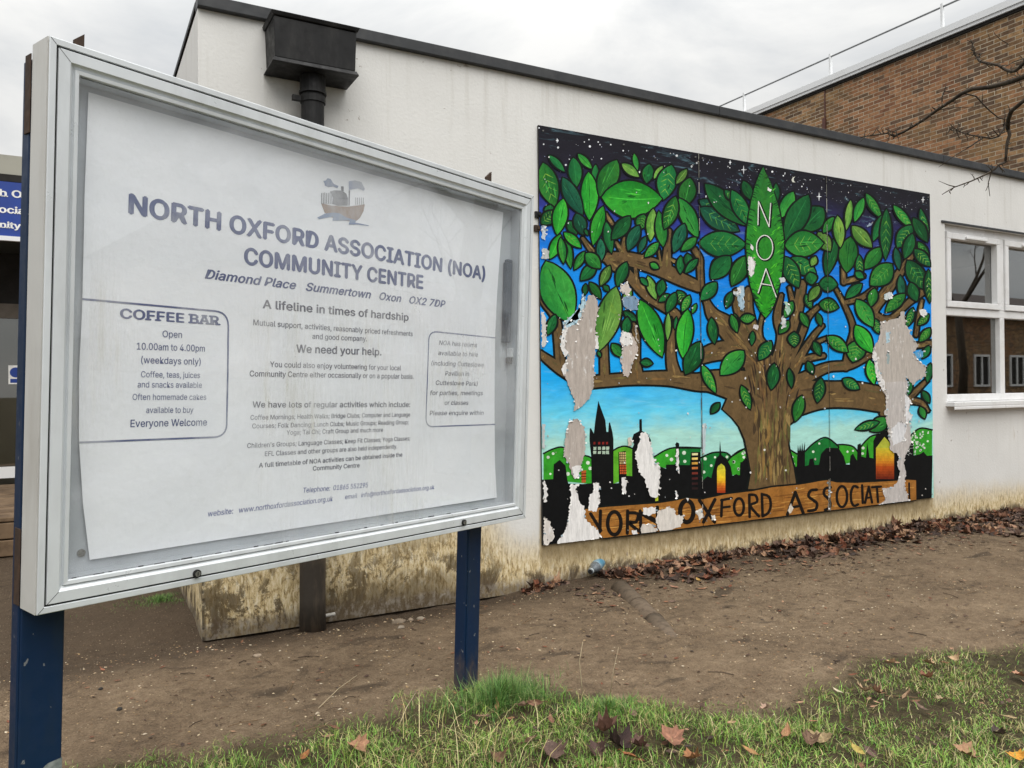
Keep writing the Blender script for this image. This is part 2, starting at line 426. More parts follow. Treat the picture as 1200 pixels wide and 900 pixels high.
# grit: pale chips lying in the soil
vo = k.n('ShaderNodeTexVoronoi'); vo.inputs['Scale'].default_value = 78; vo.inputs['Randomness'].default_value = 1
k.t.links.new(k.pos((1, 1, .01)), vo.inputs['Vector'])
sp = k.n('ShaderNodeSeparateColor'); k.t.links.new(vo.outputs['Color'], sp.inputs[0])
chip = k.math('MULTIPLY', k.step(vo.outputs['Distance'], .36, .22), k.step(sp.outputs[0], .80, .83))
soil = k.mix(k.math('MULTIPLY', chip, .5), soil, k.ramp(sp.outputs[1], [(0, (.26, .18, .11)), (.5, (.40, .32, .22)), (1, (.16, .12, .09))]))
ga = k.n('ShaderNodeAttribute'); ga.attribute_name = 'grassy'
turf = k.ramp(k.noise((1, 1, 1), 30, 5, .7), [(.3, (.022, .016, .010)), (.55, (.055, .045, .022)), (.75, (.085, .085, .032))])
soil = k.mix(k.math('MULTIPLY', ga.outputs['Fac'], .9), soil, turf)
k.color(soil)
hb = k.math('ADD', k.math('MULTIPLY', n2, .9), k.math('ADD', k.math('MULTIPLY', n3, .45), k.math('MULTIPLY', chip, .25)))
k.bump(hb, .022, 1.0)
me.materials.append(k.mat)
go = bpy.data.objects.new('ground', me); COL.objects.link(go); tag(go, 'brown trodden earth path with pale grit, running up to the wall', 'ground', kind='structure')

# ================================================================ the white hall
HX0, HX1, HTOP = -1.848, 9.4, 2.936
WX0, WX1, WZ0, WZ1 = 3.875, 7.30, .985, 2.452
hall = thing('community_hall', (-1.848, 0, 0), 'long white rendered flat roofed hall with damp stained foot and dark roof trim', 'building')
b = MB()
xs = [HX0]+list(np.arange(-1.5, 3.6, .5))+[WX0, WX1, HX1]; zs = [-.035, WZ0, WZ1, HTOP]
for i in range(len(xs)-1):
    for j in range(3):
        if xs[i] >= WX0-1e-6 and xs[i+1] <= WX1+1e-6 and j == 1: continue
        b.face([(xs[i], 0, zs[j]), (xs[i+1], 0, zs[j]), (xs[i+1], 0, zs[j+1]), (xs[i], 0, zs[j+1])])
D = .26
b.face([(WX0, 0, WZ0), (WX1, 0, WZ0), (WX1, D, WZ0), (WX0, D, WZ0)]); b.face([(WX0, 0, WZ1), (WX0, D, WZ1), (WX1, D, WZ1), (WX1, 0, WZ1)])
b.face([(WX0, 0, WZ0), (WX0, D, WZ0), (WX0, D, WZ1), (WX0, 0, WZ1)]); b.face([(WX1, 0, WZ0), (WX1, 0, WZ1), (WX1, D, WZ1), (WX1, D, WZ0)])
b.face([(HX0, 0, -.035), (HX0, 0, HTOP), (HX0, 9, HTOP), (HX0, 9, -.035)])           # return wall
b.face([(HX1, 0, -.035), (HX1, 9, -.035), (HX1, 9, HTOP), (HX1, 0, HTOP)])
b.face([(HX0, 9, -.035), (HX0, 9, HTOP), (HX1, 9, HTOP), (HX1, 9, -.035)])
b.face([(HX0, 0, -.035), (HX0, 9, -.035), (HX1, 9, -.035), (HX1, 0, -.035)])
b.build('wall', M['wall'], hall)
b = MB(); b.box(HX0+.02, HX1-.02, .02, 9, HTOP-.05, HTOP+.03); b.build('flat_roof', M['felt'], hall)
b = MB()
TB, TT = 2.936, 2.995
tx = [HX0-.004, 1.395, 3.82, 6.3, HX1]
for i in range(4): b.box(tx[i]+.0015, tx[i+1]-.0015, -.034, .06, TB, TT)
b.box(HX0-.004, HX0+.05, .062, 9, TT-.03, TT-.002)
b.build('roof_trim', M['trim_dark'], hall, bevel=.004)
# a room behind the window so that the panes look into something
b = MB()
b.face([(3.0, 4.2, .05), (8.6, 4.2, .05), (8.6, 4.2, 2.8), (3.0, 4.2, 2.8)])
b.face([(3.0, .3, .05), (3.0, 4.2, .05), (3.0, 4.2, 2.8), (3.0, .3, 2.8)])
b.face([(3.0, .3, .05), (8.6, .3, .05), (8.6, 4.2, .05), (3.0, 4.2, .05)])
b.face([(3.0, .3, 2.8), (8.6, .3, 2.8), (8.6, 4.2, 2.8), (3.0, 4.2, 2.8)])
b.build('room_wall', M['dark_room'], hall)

# window: four columns of an opening light over a fixed light
FY0, FY1 = .035, .105
ncol = 4; cw = (WX1-WX0-.008)/ncol; zmid = 1.735
def bars(b, x0, x1, z0, z1, w, y0, y1):        # a rectangular frame
    b.box(x0, x1, y0, y1, z0, z0+w); b.box(x0, x1, y0, y1, z1-w, z1)
    b.box(x0, x0+w, y0, y1, z0+w, z1-w); b.box(x1-w, x1, y0, y1, z0+w, z1-w)
b = MB(); X0 = WX0+.004; X1 = WX1-.004
b.box(X0, X1, FY0, FY1, WZ0+.002, WZ0+.062); b.box(X0, X1, FY0, FY1, WZ1-.06, WZ1-.002)
b.box(X0+.06, X1-.06, FY0+.001, FY1, zmid-.032, zmid+.032)
for i in range(ncol+1):
    xc = X0+cw*i; a0 = max(xc-.034, X0); a1 = min(xc+.034, X1)
    if i == 0: a1 = X0+.055
    if i == ncol: a0 = X1-.055
    b.box(a0, a1, FY0, FY1, WZ0+.062, zmid-.032); b.box(a0, a1, FY0, FY1, zmid+.032, WZ1-.06)
win = b.build('window', M['upvc'], hall, bevel=.004)
for i in range(ncol):
    a0 = X0+cw*i+(.055 if i == 0 else .034); a1 = X0+cw*(i+1)-(.055 if i == ncol-1 else .034)
    s = MB(); bars(s, a0+.003, a1-.003, zmid+.035, WZ1-.063, .052, FY0-.016, FY0+.04); s.build('sash', M['upvc'], win, bevel=.005)
    s = MB(); s.box(a0+.05, a1-.05, .075, .079, zmid+.08, WZ1-.11); s.build('pane', M['pane'], win)
    s = MB(); s.box(a0-.004, a1+.004, .075, .079, WZ0+.058, zmid-.028); s.build('pane', M['pane'], win)
    s = MB(); s.box(a0+.25, a0+.55, FY0-.032, FY0-.0165, WZ1-.105, WZ1-.083); s.build('trickle_vent', M['upvc'], win, bevel=.004)
s = MB(); s.box(X0-.02, X1+.02, -.075, FY0-.002, WZ0-.036, WZ0+.0005); s.box(X0-.02, X1+.02, -.077, -.068, WZ0-.062, WZ0-.037)
s.build('sill', M['upvc'], win, bevel=.006)
s = MB(); s.box(WX0-.05, WX1+.05, -.012, -.0005, WZ1, WZ1+.016); s.build('head_shadow_line', M['trim_dark'], win)  # dark strip put in for the shadow line at the window head

# rainwater hopper and downpipe (parts of the hall)
HD = .2
hx0, hx1, hz0, hz1 = -1.535, -1.15, 2.695, 2.885
b = MB()
def hopper_shell(b, g0, g1, z0, z1):           # g: outward growth at the bottom / top
    b.mesh([(hx0-g0, -HD-g0, z0), (hx1+g0, -HD-g0, z0), (hx1+g0, -.002, z0), (hx0-g0, -.002, z0),
            (hx0-g1, -HD-g1, z1), (hx1+g1, -HD-g1, z1), (hx1+g1, -.002, z1), (hx0-g1, -.002, z1)],
           [(3, 2, 1, 0), (4, 5, 6, 7), (0, 1, 5, 4), (1, 2, 6, 5), (2, 3, 7, 6), (3, 0, 4, 7)])
hopper_shell(b, 0, .006, hz0, hz1)
hopper_shell(b, .016, .006, hz0-.024, hz0-.001)
hopper_shell(b, .012, .020, hz1+.001, hz1+.022)
hop = b.build('rain_hopper', M['black_plastic'], hall, bevel=.004)
b = MB(); px_, py_ = -1.333, -.095
b.tube([(px_, py_, hz0-.026), (px_, py_, hz0-.10)], .062, 24)
b.tube([(px_, py_, hz0-.10), (px_, py_, hz0-.112)], [.066, .066], 24)
b.tube([(px_, py_, hz0-.112), (px_-.01, py_+.01, 1.6), (px_-.012, py_+.012, .45)], .055, 24)
dp = b.build('downpipe', M['black_plastic'], hall, smooth=False)
b = MB(); b.tube([(px_, py_, hz0-.155), (px_, py_, hz0-.125)], .061, 24); b.box(px_-.10, px_-.058, py_-.012, py_+.012, hz0-.152, hz0-.128)
b.box(px_-.02, px_+.02, py_+.055, -.001, hz0-.152, hz0-.128)
b.build('pipe_bracket', M['black_plastic'], dp)
b = MB(); b.tube([(px_-.015, py_+.03, -.06), (px_-.015, py_+.03, .12), (px_-.014, py_+.02, .36), (px_-.012, py_+.012, .46)], [.064, .062, .063, .066], 20)
b.build('pipe_foot', M['pipe_foot'], dp, smooth=True)

# ================================================================ brick block behind
BX = 9.45
bt = xplane_at(1200, 10, BX).z; bt2 = xplane_at(890, 132.5, BX).z
bz = (bt+bt2)/2
brick = thing('brick_building', (BX, 5, 0), 'brown multi brick block with white roof edge and guard rail rising behind the white hall', 'building')
b = MB(); b.box(BX, BX+14, .35, 22, 0, bz); b.build('wall', M['brick'], brick)
b = MB(); b.box(BX-.06, BX+14, 0.3, 22.1, bz+.002, bz+.14); b.box(BX-.078, BX-.0605, 0.3, 22.1, bz+.055, bz+.155); b.build('roof_edge', M['white_paint'], brick)
b = MB(); b.box(BX-.03, BX-.002, .36, 22, bz-.045, bz-.002); b.build('drip_strip', M['dark'], brick)
ry = [xplane_at(1103, 20, BX).y, xplane_at(977, 75, BX).y, xplane_at(871, 120, BX).y]
st = (ry[2]-ry[0])/2
rz = xplane_at(977, 64, BX).z
b = MB(); b.tube([(BX+.03, .4, rz), (BX+.03, 22, rz)], .016, 8); rail = b.build('guard_rail', M['galv'], brick)
y = ry[0]-st
while y < 20:
    b = MB(); b.box(BX+.005, BX+.055, y-.018, y+.018, bz+.141, rz+.05); b.build('rail_post', M['white_paint'], brick)
    y += st
jy = xplane_at(967, 130, BX).y
b = MB(); b.box(BX-.012, BX-.001, jy-.012, jy+.012, 0, bz-.05); b.box(BX-.05, BX-.0125, jy-.03, jy+.03, 0, bz-.55); b.build('movement_joint', worn('red_brown_pipe', (.10, .045, .035), None, 10, .6), brick)

# ================================================================ entrance block, far left
ent = thing('entrance_building', (-3.2, 4.9, 0), 'dim glazed entrance under a dark canopy with beige fascia, left edge', 'building')
EY = 4.2
def ez(v, y): return wall_at(14, v, y).z
b = MB(); b.box(-9, HX0-.02, EY+.02, EY+4, ez(204, EY), ez(181.5, EY)); b.build('roof_fascia', M['beige'], ent)
b = MB(); b.box(-9, HX0-.02, EY+.05, EY+3.9, ez(213, EY)-.3, ez(204.5, EY)-.002); b.box(-9, HX0-.02, EY+.0, EY+.049, ez(213, EY), ez(204.5, EY)-.001); b.build('canopy', M['dark'], ent)
DY = 4.95
b = MB(); b.box(-9, HX0-.02, DY+.3, DY+.5, 0, 3.0); b.build('wall', M['dark_room'], ent)
fz = [ez(560, DY), ez(547, DY), ez(373, DY), ez(356, DY)]
b = MB(); b.box(-9, HX0-.02, DY, DY+.08, fz[0], fz[1]); b.build('threshold', M['white_paint'], ent)
b = MB(); b.box(-9, HX0-.02, DY+.002, DY+.07, fz[2], fz[3]); 
for x in (-4.3, -3.35, -2.35): b.box(x-.03, x+.03, DY+.004, DY+.066, fz[1]+.001, fz[2]-.001)
b.build('door_frame', M['frame_brown'], ent)
dx = wall_at(26, 420, DY).x
b = MB(); b.box(-4.25, dx-.0, DY+.03, DY+.038, fz[1], fz[2]); b.build('glass_door', M['pane'], ent)
b = MB(); b.box(-9, HX0-.02, DY+.03, DY+.06, fz[3]+.001, ez(284, EY)+.02); b.build('transom_panel', M['dark'], ent)
b = MB(); b.box(-9, HX0-.03, 2.62, DY-.03, -.02, ez(563, DY)-.08)
deck = MB()
nb = 8
for i in range(nb): 
    y0 = 2.55+(DY-2.6)*i/nb; deck.box(-9, -2.05, y0, y0+(DY-2.6)/nb-.012, ez(605, 2.6)-.03, ez(605, 2.6)+.002*(i % 3))
zt = ez(605, 2.6)-.032
for i in range(2): deck.box(-9, -2.05, 2.54+.008*i, 2.58, zt/2*i+.004, zt/2*(i+1)-.006)
dk = deck.build('timber_platform', M['timber'], None, bevel=.006)
tag(dk, 'low brown timber boarded platform in front of the glazed entrance', 'platform')
# white notice stuck on the door glass
p0 = wall_at(9.5, 428, DY); p1 = wall_at(21, 450, DY)
st_ = thing('door_sticker', (p0.x, DY+.028, p1.z), 'small white and blue sticker on the dark entrance glass', 'sticker')
b = MB(); b.box(p0.x, p1.x+.03, DY+.0265, DY+.029, p1.z, p0.z); b.build('backing', M['sign_white'], st_)
b = MB(); cx, cz, rr = (p0.x+p1.x)/2+.02, p1.z+(p0.z-p1.z)*.62, (p0.z-p1.z)*.27
ring = [(cx+rr*math.cos(a), DY+.0255, cz+rr*math.sin(a)) for a in np.linspace(0, 2*math.pi, 20)[:-1]]
b.face(ring[::-1]); b.box(p0.x+.015, p1.x+.015, DY+.025, DY+.0262, p1.z+.012, p1.z+.05); b.build('symbol', M['sign_blue'], st_)

# houses across the road: what the windows and the case glass mirror
def facade(name, x0, x1, y, h, label, wallmat):
    t = thing(name, ((x0+x1)/2, y, 0), label, 'building')
    b = MB(); b.box(x0, x1, y-7, y, 0, h); b.build('wall', wallmat, t)
    b = MB(); r0 = h+1.6
    b.mesh([(x0-.2, y+.25, h), (x1+.2, y+.25, h), (x1+.2, y-7.2, h), (x0-.2, y-7.2, h), (x0-.2, y-3.5, r0), (x1+.2, y-3.5, r0)], [(0, 1, 5, 4), (2, 3, 4, 5), (0, 4, 3), (1, 2, 5)])
    b.build('roof', worn('slate_roof', (.07, .055, .05), None, 8, .8), t)
    n = int((x1-x0)/2.6)
    for i in range(n):
        for z in (1.0,):
            xx = x0+1+i*2.6; w = MB(); bars(w, xx, xx+1.1, z, z+1.35, .09, y+.002, y+.06); w.box(xx+.5, xx+.6, y+.004, y+.05, z+.09, z+1.26)
            wf = w.build('window', M['white_paint'], t)
            g = MB(); g.face([(xx+.09, y+.01, z+.09), (xx+.09, y+.01, z+1.26), (xx+1.01, y+.01, z+1.26), (xx+1.01, y+.01, z+.09)]); g.build('pane', M['dark'], wf)
facade('brick_house', 19, 48, -15.5, 3.9, 'brown brick house across the road, mirrored in the hall window', M['brick'])
# ================================================================ lettering helpers
_glyph_cache = {}
PRINT_FONT = None
try:                                        # the grotesque that ships inside Blender; the built-in face is the fallback
    import os
    PRINT_FONT = bpy.data.fonts.load(os.path.join(bpy.utils.system_resource('DATAFILES'), 'fonts', 'Inter.woff2'))
except Exception: PRINT_FONT = None
def embolden(vs, fs, d):
    """copies of the outline nudged sideways and up: (x, y, layer) verts"""
    V, F = [], []
    sh = [(0, 0)] if d <= 0 else [(-d, 0), (d, 0), (0, d*.7), (0, -d*.7), (-d*.5, 0), (d*.5, 0)]
    for l, (dx, dy) in enumerate(sh):
        i = len(V); V += [(x+dx, y+dy, l) for x, y in vs]; F += [tuple(q+i for q in f) for f in fs]
    return V, F
def text_shape(s, bold=0.0, shear=0.0):
    """outline text as 2-D verts and faces in em units, baseline at 0"""
    key = (s, bold, shear)
    if key in _glyph_cache: return _glyph_cache[key]
    cu = bpy.data.curves.new('t', 'FONT'); cu.body = s; cu.size = 1; cu.shear = shear; cu.resolution_u = 3
    if PRINT_FONT: cu.font = PRINT_FONT
    cu.space_character = .99 + bold*.9
    o = bpy.data.objects.new('t', cu); COL.objects.link(o)
    dg = bpy.context.evaluated_depsgraph_get(); dg.update()
    me = bpy.data.meshes.new_from_object(o.evaluated_get(dg))
    vs = [(v.co.x, v.co.y) for v in me.vertices]; fs = [tuple(p.vertices) for p in me.polygons]
    bpy.data.objects.remove(o); bpy.data.curves.remove(cu); bpy.data.meshes.remove(me)
    _glyph_cache[key] = (vs, fs); return vs, fs
def add_serifs(vs, fs, th=.06, ext=.075, maxw=.26, lower=False):
    """slab serifs on every flat stem end"""
    from collections import Counter
    YS = (min(v[1] for v in vs), 0.0, max(v[1] for v in vs)) + ((.546,) if lower else ())
    ed = Counter()
    for f in fs:
        for i in range(len(f)):
            a, c = f[i], f[(i+1) % len(f)]; ed[(min(a, c), max(a, c))] += 1
    vs, fs = list(vs), list(fs); add = []
    for (a, c), n in ed.items():
        if n > 1: continue
        (x0, y0), (x1, y1) = vs[a], vs[c]
        if abs(y0-y1) < .004 and .06 < abs(x1-x0) < maxw and any(abs(y0-q) < .02 for q in YS):
            adj = [f for f in fs if a in f and c in f][0]
            my = sum(vs[q][1] for q in adj)/len(adj)
            s = 1 if my > y0 else -1
            add.append((min(x0, x1)-ext, max(x0, x1)+ext, y0, y0+s*th))
    for x0, x1, y0, y1 in add:
        i = len(vs); vs += [(x0, y0), (x1, y0), (x1, y1), (x0, y1)]; fs.append((i, i+1, i+2, i+3) if y1 > y0 else (i+3, i+2, i+1, i))
    return vs, fs

# ================================================================ the noticeboard
BO = Vector((-2.4231, -1.9642, .6563)); _yaw, _tilt, _roll = .3971, -.0355, -.0137
_d = Vector((math.cos(_yaw), math.sin(_yaw), 0)); _n0 = _d.cross(Vector((0, 0, 1)))
_u = Vector((0, 0, 1))*math.cos(_tilt) - _n0*math.sin(_tilt); BN = _d.cross(_u)
BD = _d*math.cos(_roll)+_u*math.sin(_roll); BU = _u*math.cos(_roll)-_d*math.sin(_roll)
BO = BO - BD*.009
BW, BH, BDEP = 1.7245, 1.243, .088
def bl(a, u, c=0.0): return BO + BD*a + BU*u + BN*c            # board coordinates: along, up, out
def board_at(px, py, c=0.0):
    r = ray(px, py); X = CAM + r*(((BO+BN*c)-CAM).dot(BN)/r.dot(BN)) - BO
    return X.dot(BD), X.dot(BU)
nb_loc = bl(BW/2, 0, -.05); nb_loc.z = 0
board = thing('noticeboard', nb_loc, 'large aluminium framed glass fronted noticeboard standing on two navy posts', 'noticeboard')
def ring(profile, mat, name, parent, bevel=0.0012):
    b = MB(); 
    for (i0, c0), (i1, c1) in zip(profile[:-1], profile[1:]):
        A = [(i0, i0), (BW-i0, i0), (BW-i0, BH-i0), (i0, BH-i0)]; B = [(i1, i1), (BW-i1, i1), (BW-i1, BH-i1), (i1, BH-i1)]
        for k in range(4):
            q = (k+1) % 4
            b.face([bl(*A[k], c0), bl(*A[q], c0), bl(*B[q], c1), bl(*B[k], c1)])
    return b.build(name, mat, parent)
ring([(.0, -BDEP), (.0, -.0085), (.0035, -.0085), (.0035, -.0045)], M['alu_side'], 'case', board)
case = [o for o in board.children][-1]
ring([(.0036, -.0044), (.0012, -.0036), (.0012, -.001), (.0025, 0), (.0145, 0), (.0153, -.0008), (.0153, -.012)], M['alu'], 'front_rim', case)
ring([(.0151, -.006), (.0199, -.006)], M['rubber'], 'door_seal', board)
ring([(.0198, -.012), (.0198, -.0006), (.0207, .0004), (.0435, .0004), (.0445, -.0004), (.0535, -.010), (.0545, -.0102), (.0555, -.0035), (.0635, -.0045), (.0648, -.006), (.0648, -.016)], M['alu'], 'door_frame', board)
# mitre joints: hairline gaps at the corners of the door and rim
mj = MB()
for (sx, sy) in ((0, 0), (1, 0), (1, 1), (0, 1)):
    for i0, i1, c in ((.0026, .0145, .0003), (.0195, .0433, .0007)):
        pts = []
        for i, e in ((i0, .0004), (i1, .0004), (i1, -.0004), (i0, -.0004)):
            a = i+e; u = i-e
            pts.append(bl(a if not sx else BW-a, u if not sy else BH-u, c))
        if sx ^ sy: pts = pts[::-1]
        mj.face(pts)
mj.build('mitre_joint', M['rubber'], board)
# lining: tray walls and back panel
ring([(.066, -.016), (.066, -.058)], M['case_panel'], 'case_lining', board)
b = MB(); b.box(.002, BW-.002, .002, BH-.002, -BDEP, -.058, xf=lambda a, u, c: bl(a, u, c)); 
E0 = MB(); E0.mesh([bl(.004, .004, -.058), bl(BW-.004, .004, -.058), bl(BW-.004, BH-.004, -.058), bl(.004, BH-.004, -.058)], [(0, 1, 2, 3)])
E0.mesh([bl(.001, .001, -BDEP+.001), bl(BW-.001, .001, -BDEP+.001), bl(BW-.001, BH-.001, -BDEP+.001), bl(.001, BH-.001, -BDEP+.001)], [(3, 2, 1, 0)])
E0.build('back_panel', M['case_panel'], board)
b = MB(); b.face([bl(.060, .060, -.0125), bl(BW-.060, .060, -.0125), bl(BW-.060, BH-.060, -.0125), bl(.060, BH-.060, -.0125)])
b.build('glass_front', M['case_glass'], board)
# locks
for (px, py) in ((230, 672), (543, 612)):
    a, u = board_at(px, py)
    L = MB(); L.tube([bl(a, u, .0005), bl(a, u, .007)], .0105, 20); lk = L.build('lock', M['rubber'], board, bevel=.001)
    L = MB(); L.tube([bl(a, u, .0072), bl(a, u, .0085)], .0068, 18); L.box(a-.0012, a+.0012, u-.0045, u+.0045, .0086, .0089, xf=lambda x, y, z: bl(x, y, z), mat=1)
    L.build('lock_barrel', [M['lock_metal'], M['rubber']], lk)
# the stay and catch inside the right edge
a0, u0 = board_at(597, 304, -.04); a1, u1 = board_at(598, 402, -.04); a2, u2 = board_at(599, 425, -.04)
b = MB(); b.box(a0-.017, a0+.017, u1, u0-.012, -.056, -.036, xf=bl); b.box(a0-.010, a0+.017, u0-.012, u0, -.056, -.036, xf=bl)
b.build('door_stay', worn('dark_grey_stay', (.055, .07, .09), None, 30, .5), board, bevel=.004)
b = MB(); b.box(a2-.010, a2+.010, u2+.02, u2+.055, -.056, -.030, xf=bl, mat=0); b.box(a2-.014, a2+.014, u2-.005, u2+.019, -.056, -.034, xf=bl, mat=1)
b.build('stay_catch', [M['alu'], M['rubber']], board, bevel=.002)
# grime along the foot of the glass, and fixings on the back panel
b = MB(); q = random.Random(4); a = .075
while a < 1.5:
    L = q.uniform(.004, .03); h = q.uniform(.0008, .0028)
    if q.random() < (.75 if a < .45 else .35): b.box(a, a+L, .0655, .0655+h, -.0122, -.0112, xf=bl)
    a += L+q.uniform(.002, .03)
b.build('seal_dirt', M['rubber'], board)
for px, py, rr in ((605, 585, .011), (95, 648, .009)):
    a, u = board_at(px, py, -.057); b = MB(); b.tube([bl(a, u, -.0579), bl(a, u, -.054)], rr, 16); b.build('panel_fixing', M['lock_metal'], board)
# posts: square tubes with a groove, bolted behind the case
def post(a0, a1, c0, c1, utop, lean=0.0):
    b = MB(); ub = -(bl(a0, 0, c1).z+.25)
    def xf(a, u, c): return bl(a + lean*min(u, 0), u, c)
    wl = .006
    b.box(a0, a1, ub, utop, c0, c1-wl, xf=xf)
    b.box(a0+.004, a1-.004, ub, utop, c1-wl, c1, xf=xf)
    return b.build('post', M['blue_post'], board, bevel=.003)
pL = post(.000, .098, -.137, -.092, 1.215)
pR = post(1.494, 1.572, -.150, -.092, 1.215, lean=-.008)
for a0, a1 in ((-.003, -.0005), ):
    for u0, u1 in ((.004, .175), (1.05, 1.225)):
        b = MB(); b.box(a0, a1, u0, u1, -.120, -.0895, xf=bl); b.build('strap', M['rust'], board, bevel=.002)
for (px, py, s) in ((94, 43, .62), (573, 204, .8)):
    a, u = board_at(px, py, -.10)
    b = MB(); 
    P = [(a-.022*s, BH-.03), (a+.012*s, BH-.03), (a+.012*s, u+.012*s), (a-.022*s, u-.018*s)]
    vs = [bl(x, y, -.105) for x, y in P]+[bl(x, y, -.095) for x, y in P]
    b.mesh(vs, [(3, 2, 1, 0), (4, 5, 6, 7), (0, 1, 5, 4), (1, 2, 6, 5), (2, 3, 7, 6), (3, 0, 4, 7)]); b.build('top_lug', M['rust'], board)
# worn reflective plate near the foot of the left post
b = MB(); P = []
for ang in np.linspace(math.pi, math.pi/2, 7): P.append((.070+.020*math.cos(ang), -.395+.026*math.sin(ang)))
P += [(.096, -.366), (.096, -.55), (.050, -.55)]
b.mesh([bl(x, y, -.0905) for x, y in P], [tuple(range(len(P)))[::-1]]); b.build('foot_plate', worn('dull_grey_plate', (.14, .16, .16), (.40, .42, .40), 40, .35, .5), pL)

# ---------------------------------------------------------------- the poster inside it
PC = -.050                       # poster surface, board depth
def pw(a, u):                    # the paper is not quite flat
    return .0042*mnoise.noise((a*2.6, u*2.2, 3.3)) + .0018*mnoise.noise((a*6, u*7, 9)) 
def ppt(a, u, lift=0.0): return bl(a, u, PC+pw(a, u)+lift)
pa = [board_at(*q, PC) for q in ((103.5,108),(99,225),(96.5,350),(92.5,435),(92,515),(97,590),(105,656),(345,619),(582,583),(580,540),(579.5,497),(580,395),(584,320),(589.5,249))]
poster = thing('poster', bl(.85, .09, PC), 'faded white community centre poster with blue grey print behind the noticeboard glass', 'poster')
kp = NT('poster_paper', .6, .25)
kp.color(kp.ramp(kp.noise((1, 1, 1), 3.2, 5, .6), [(.3, (.84, .86, .90)), (.7, (.90, .91, .94))]))
kp.bump(kp.noise((1, 1, 1), 5, 5, .6), .012, .5)
# paper sheet as a fine grid clipped to its outline by columns
LE = pa[0:7]; RE = [pa[8], pa[9], pa[10], pa[11], pa[12], pa[13]]
def edge(pts, u):
    q = sorted(pts, key=lambda p: p[1]); return float(np.interp(u, [p[1] for p in q], [p[0] for p in q]))
b = MB(); NU, NA = 40, 56; vs = []
for j in range(NU+1):
    t = j/NU
    for i in range(NA+1):
        s = i/NA
        ub = pa[6][1]+(pa[8][1]-pa[6][1])*s; ut = pa[0][1]+(pa[13][1]-pa[0][1])*s
        u = ub+(ut-ub)*t
        ul = pa[6][1]+(pa[0][1]-pa[6][1])*t; ur = pa[8][1]+(pa[13][1]-pa[8][1])*t
        a = edge(LE, ul)*(1-s)+edge(RE, ur)*s
        vs.append(ppt(a, u))
b.mesh(vs, [(j*(NA+1)+i, j*(NA+1)+i+1, (j+1)*(NA+1)+i+1, (j+1)*(NA+1)+i) for j in range(NU) for i in range(NA)])
b.build('paper_sheet', kp.mat, poster, smooth=True)
# joints between the printed sheets, barely raised
def ink(name, r, g, b_, k=1.0):
    q = NT(name, .7, .15); c = srgb(r, g, b_, k)
    q.color(q.mix(q.math('MULTIPLY', q.step(q.noise((1, 1, .5), 7, 5, .65), .42, .68), .62), c, (.55, .56, .58, 1))); return q.mat
I_head = ink('faded_blue_heading_ink', 72, 84, 128)
I_text = ink('faded_grey_text_ink', 70, 72, 90)
I_blue = ink('faded_blue_ink', 82, 92, 150)
I_soft = ink('faint_grey_ink', 118, 122, 132)
def pline(b, s, p0, p1, cap, bold=0, shear=0, serif=False, fit=True, mat=0):
    """one printed line: baseline from photo point p0 to p1, cap height in metres"""
    vs, fs = text_shape(s, bold, shear)
    if serif: vs, fs = add_serifs(vs, fs)
    vs, fs = embolden(vs, fs, bold)
    A0 = Vector(board_at(*p0, PC)); A1 = Vector(board_at(*p1, PC))
    xm, xM = min(v[0] for v in vs), max(v[0] for v in vs)
    L = (A1-A0).length; sx = L/(xM-xm); dx = (A1-A0)/L; dy = Vector((-dx.y, dx.x)); sy = cap/.61
    b.mesh([ppt(*(A0+dx*((x-xm)*sx)+dy*(y*sy)), .0006+l*2.5e-5) for x, y, l in vs], fs, mat)
def pstroke(b, pts, w, mat=0, closed=False, n=10):
    P = [Vector(board_at(*p, PC)) for p in pts]
    for A, B in zip(P[:-1], P[1:]):
        d = (B-A); L = d.length; d /= L; s = Vector((-d.y, d.x))*w/2
        k = max(1, int(L/.03))
        for i in range(k):
            a = A+d*(L*i/k-(.0004 if i == 0 else 0)); c = A+d*(L*(i+1)/k)
            b.face([ppt(*(a-s), .0006), ppt(*(c-s), .0006), ppt(*(c+s), .0006), ppt(*(a+s), .0006)], mat)
b = MB()
pline(b, 'NORTH OXFORD ASSOCIATION (NOA)', (150,249.5), (568,328), .0545, .036)
pline(b, 'COMMUNITY CENTRE', (286,309), (496,338.5), .052, .036)
b.build('heading', I_head, poster)
b = MB(); pline(b, 'Diamond Place   Summertown   Oxon   OX2 7DP', (240,326), (522,360.5), .028, .026, .28); b.build('address_line', I_head, poster)
b = MB()
pline(b, 'A lifeline in times of hardship', (308,361), (479,376), .0275, .022)
pline(b, 'We need your help.', (347,413), (447,416.5), .027, .022)
pline(b, 'We have lots of regular activities which include:', (295.5,477.5), (481,477), .0195, .016)
pline(b, 'A full timetable of NOA activities can be obtained inside the', (303,548), (472,535), .0155, .018)
pline(b, 'Community Centre', (366,551.5), (421,547.5), .0155, .018)
b.build('bold_text', I_text, poster)
b = MB()
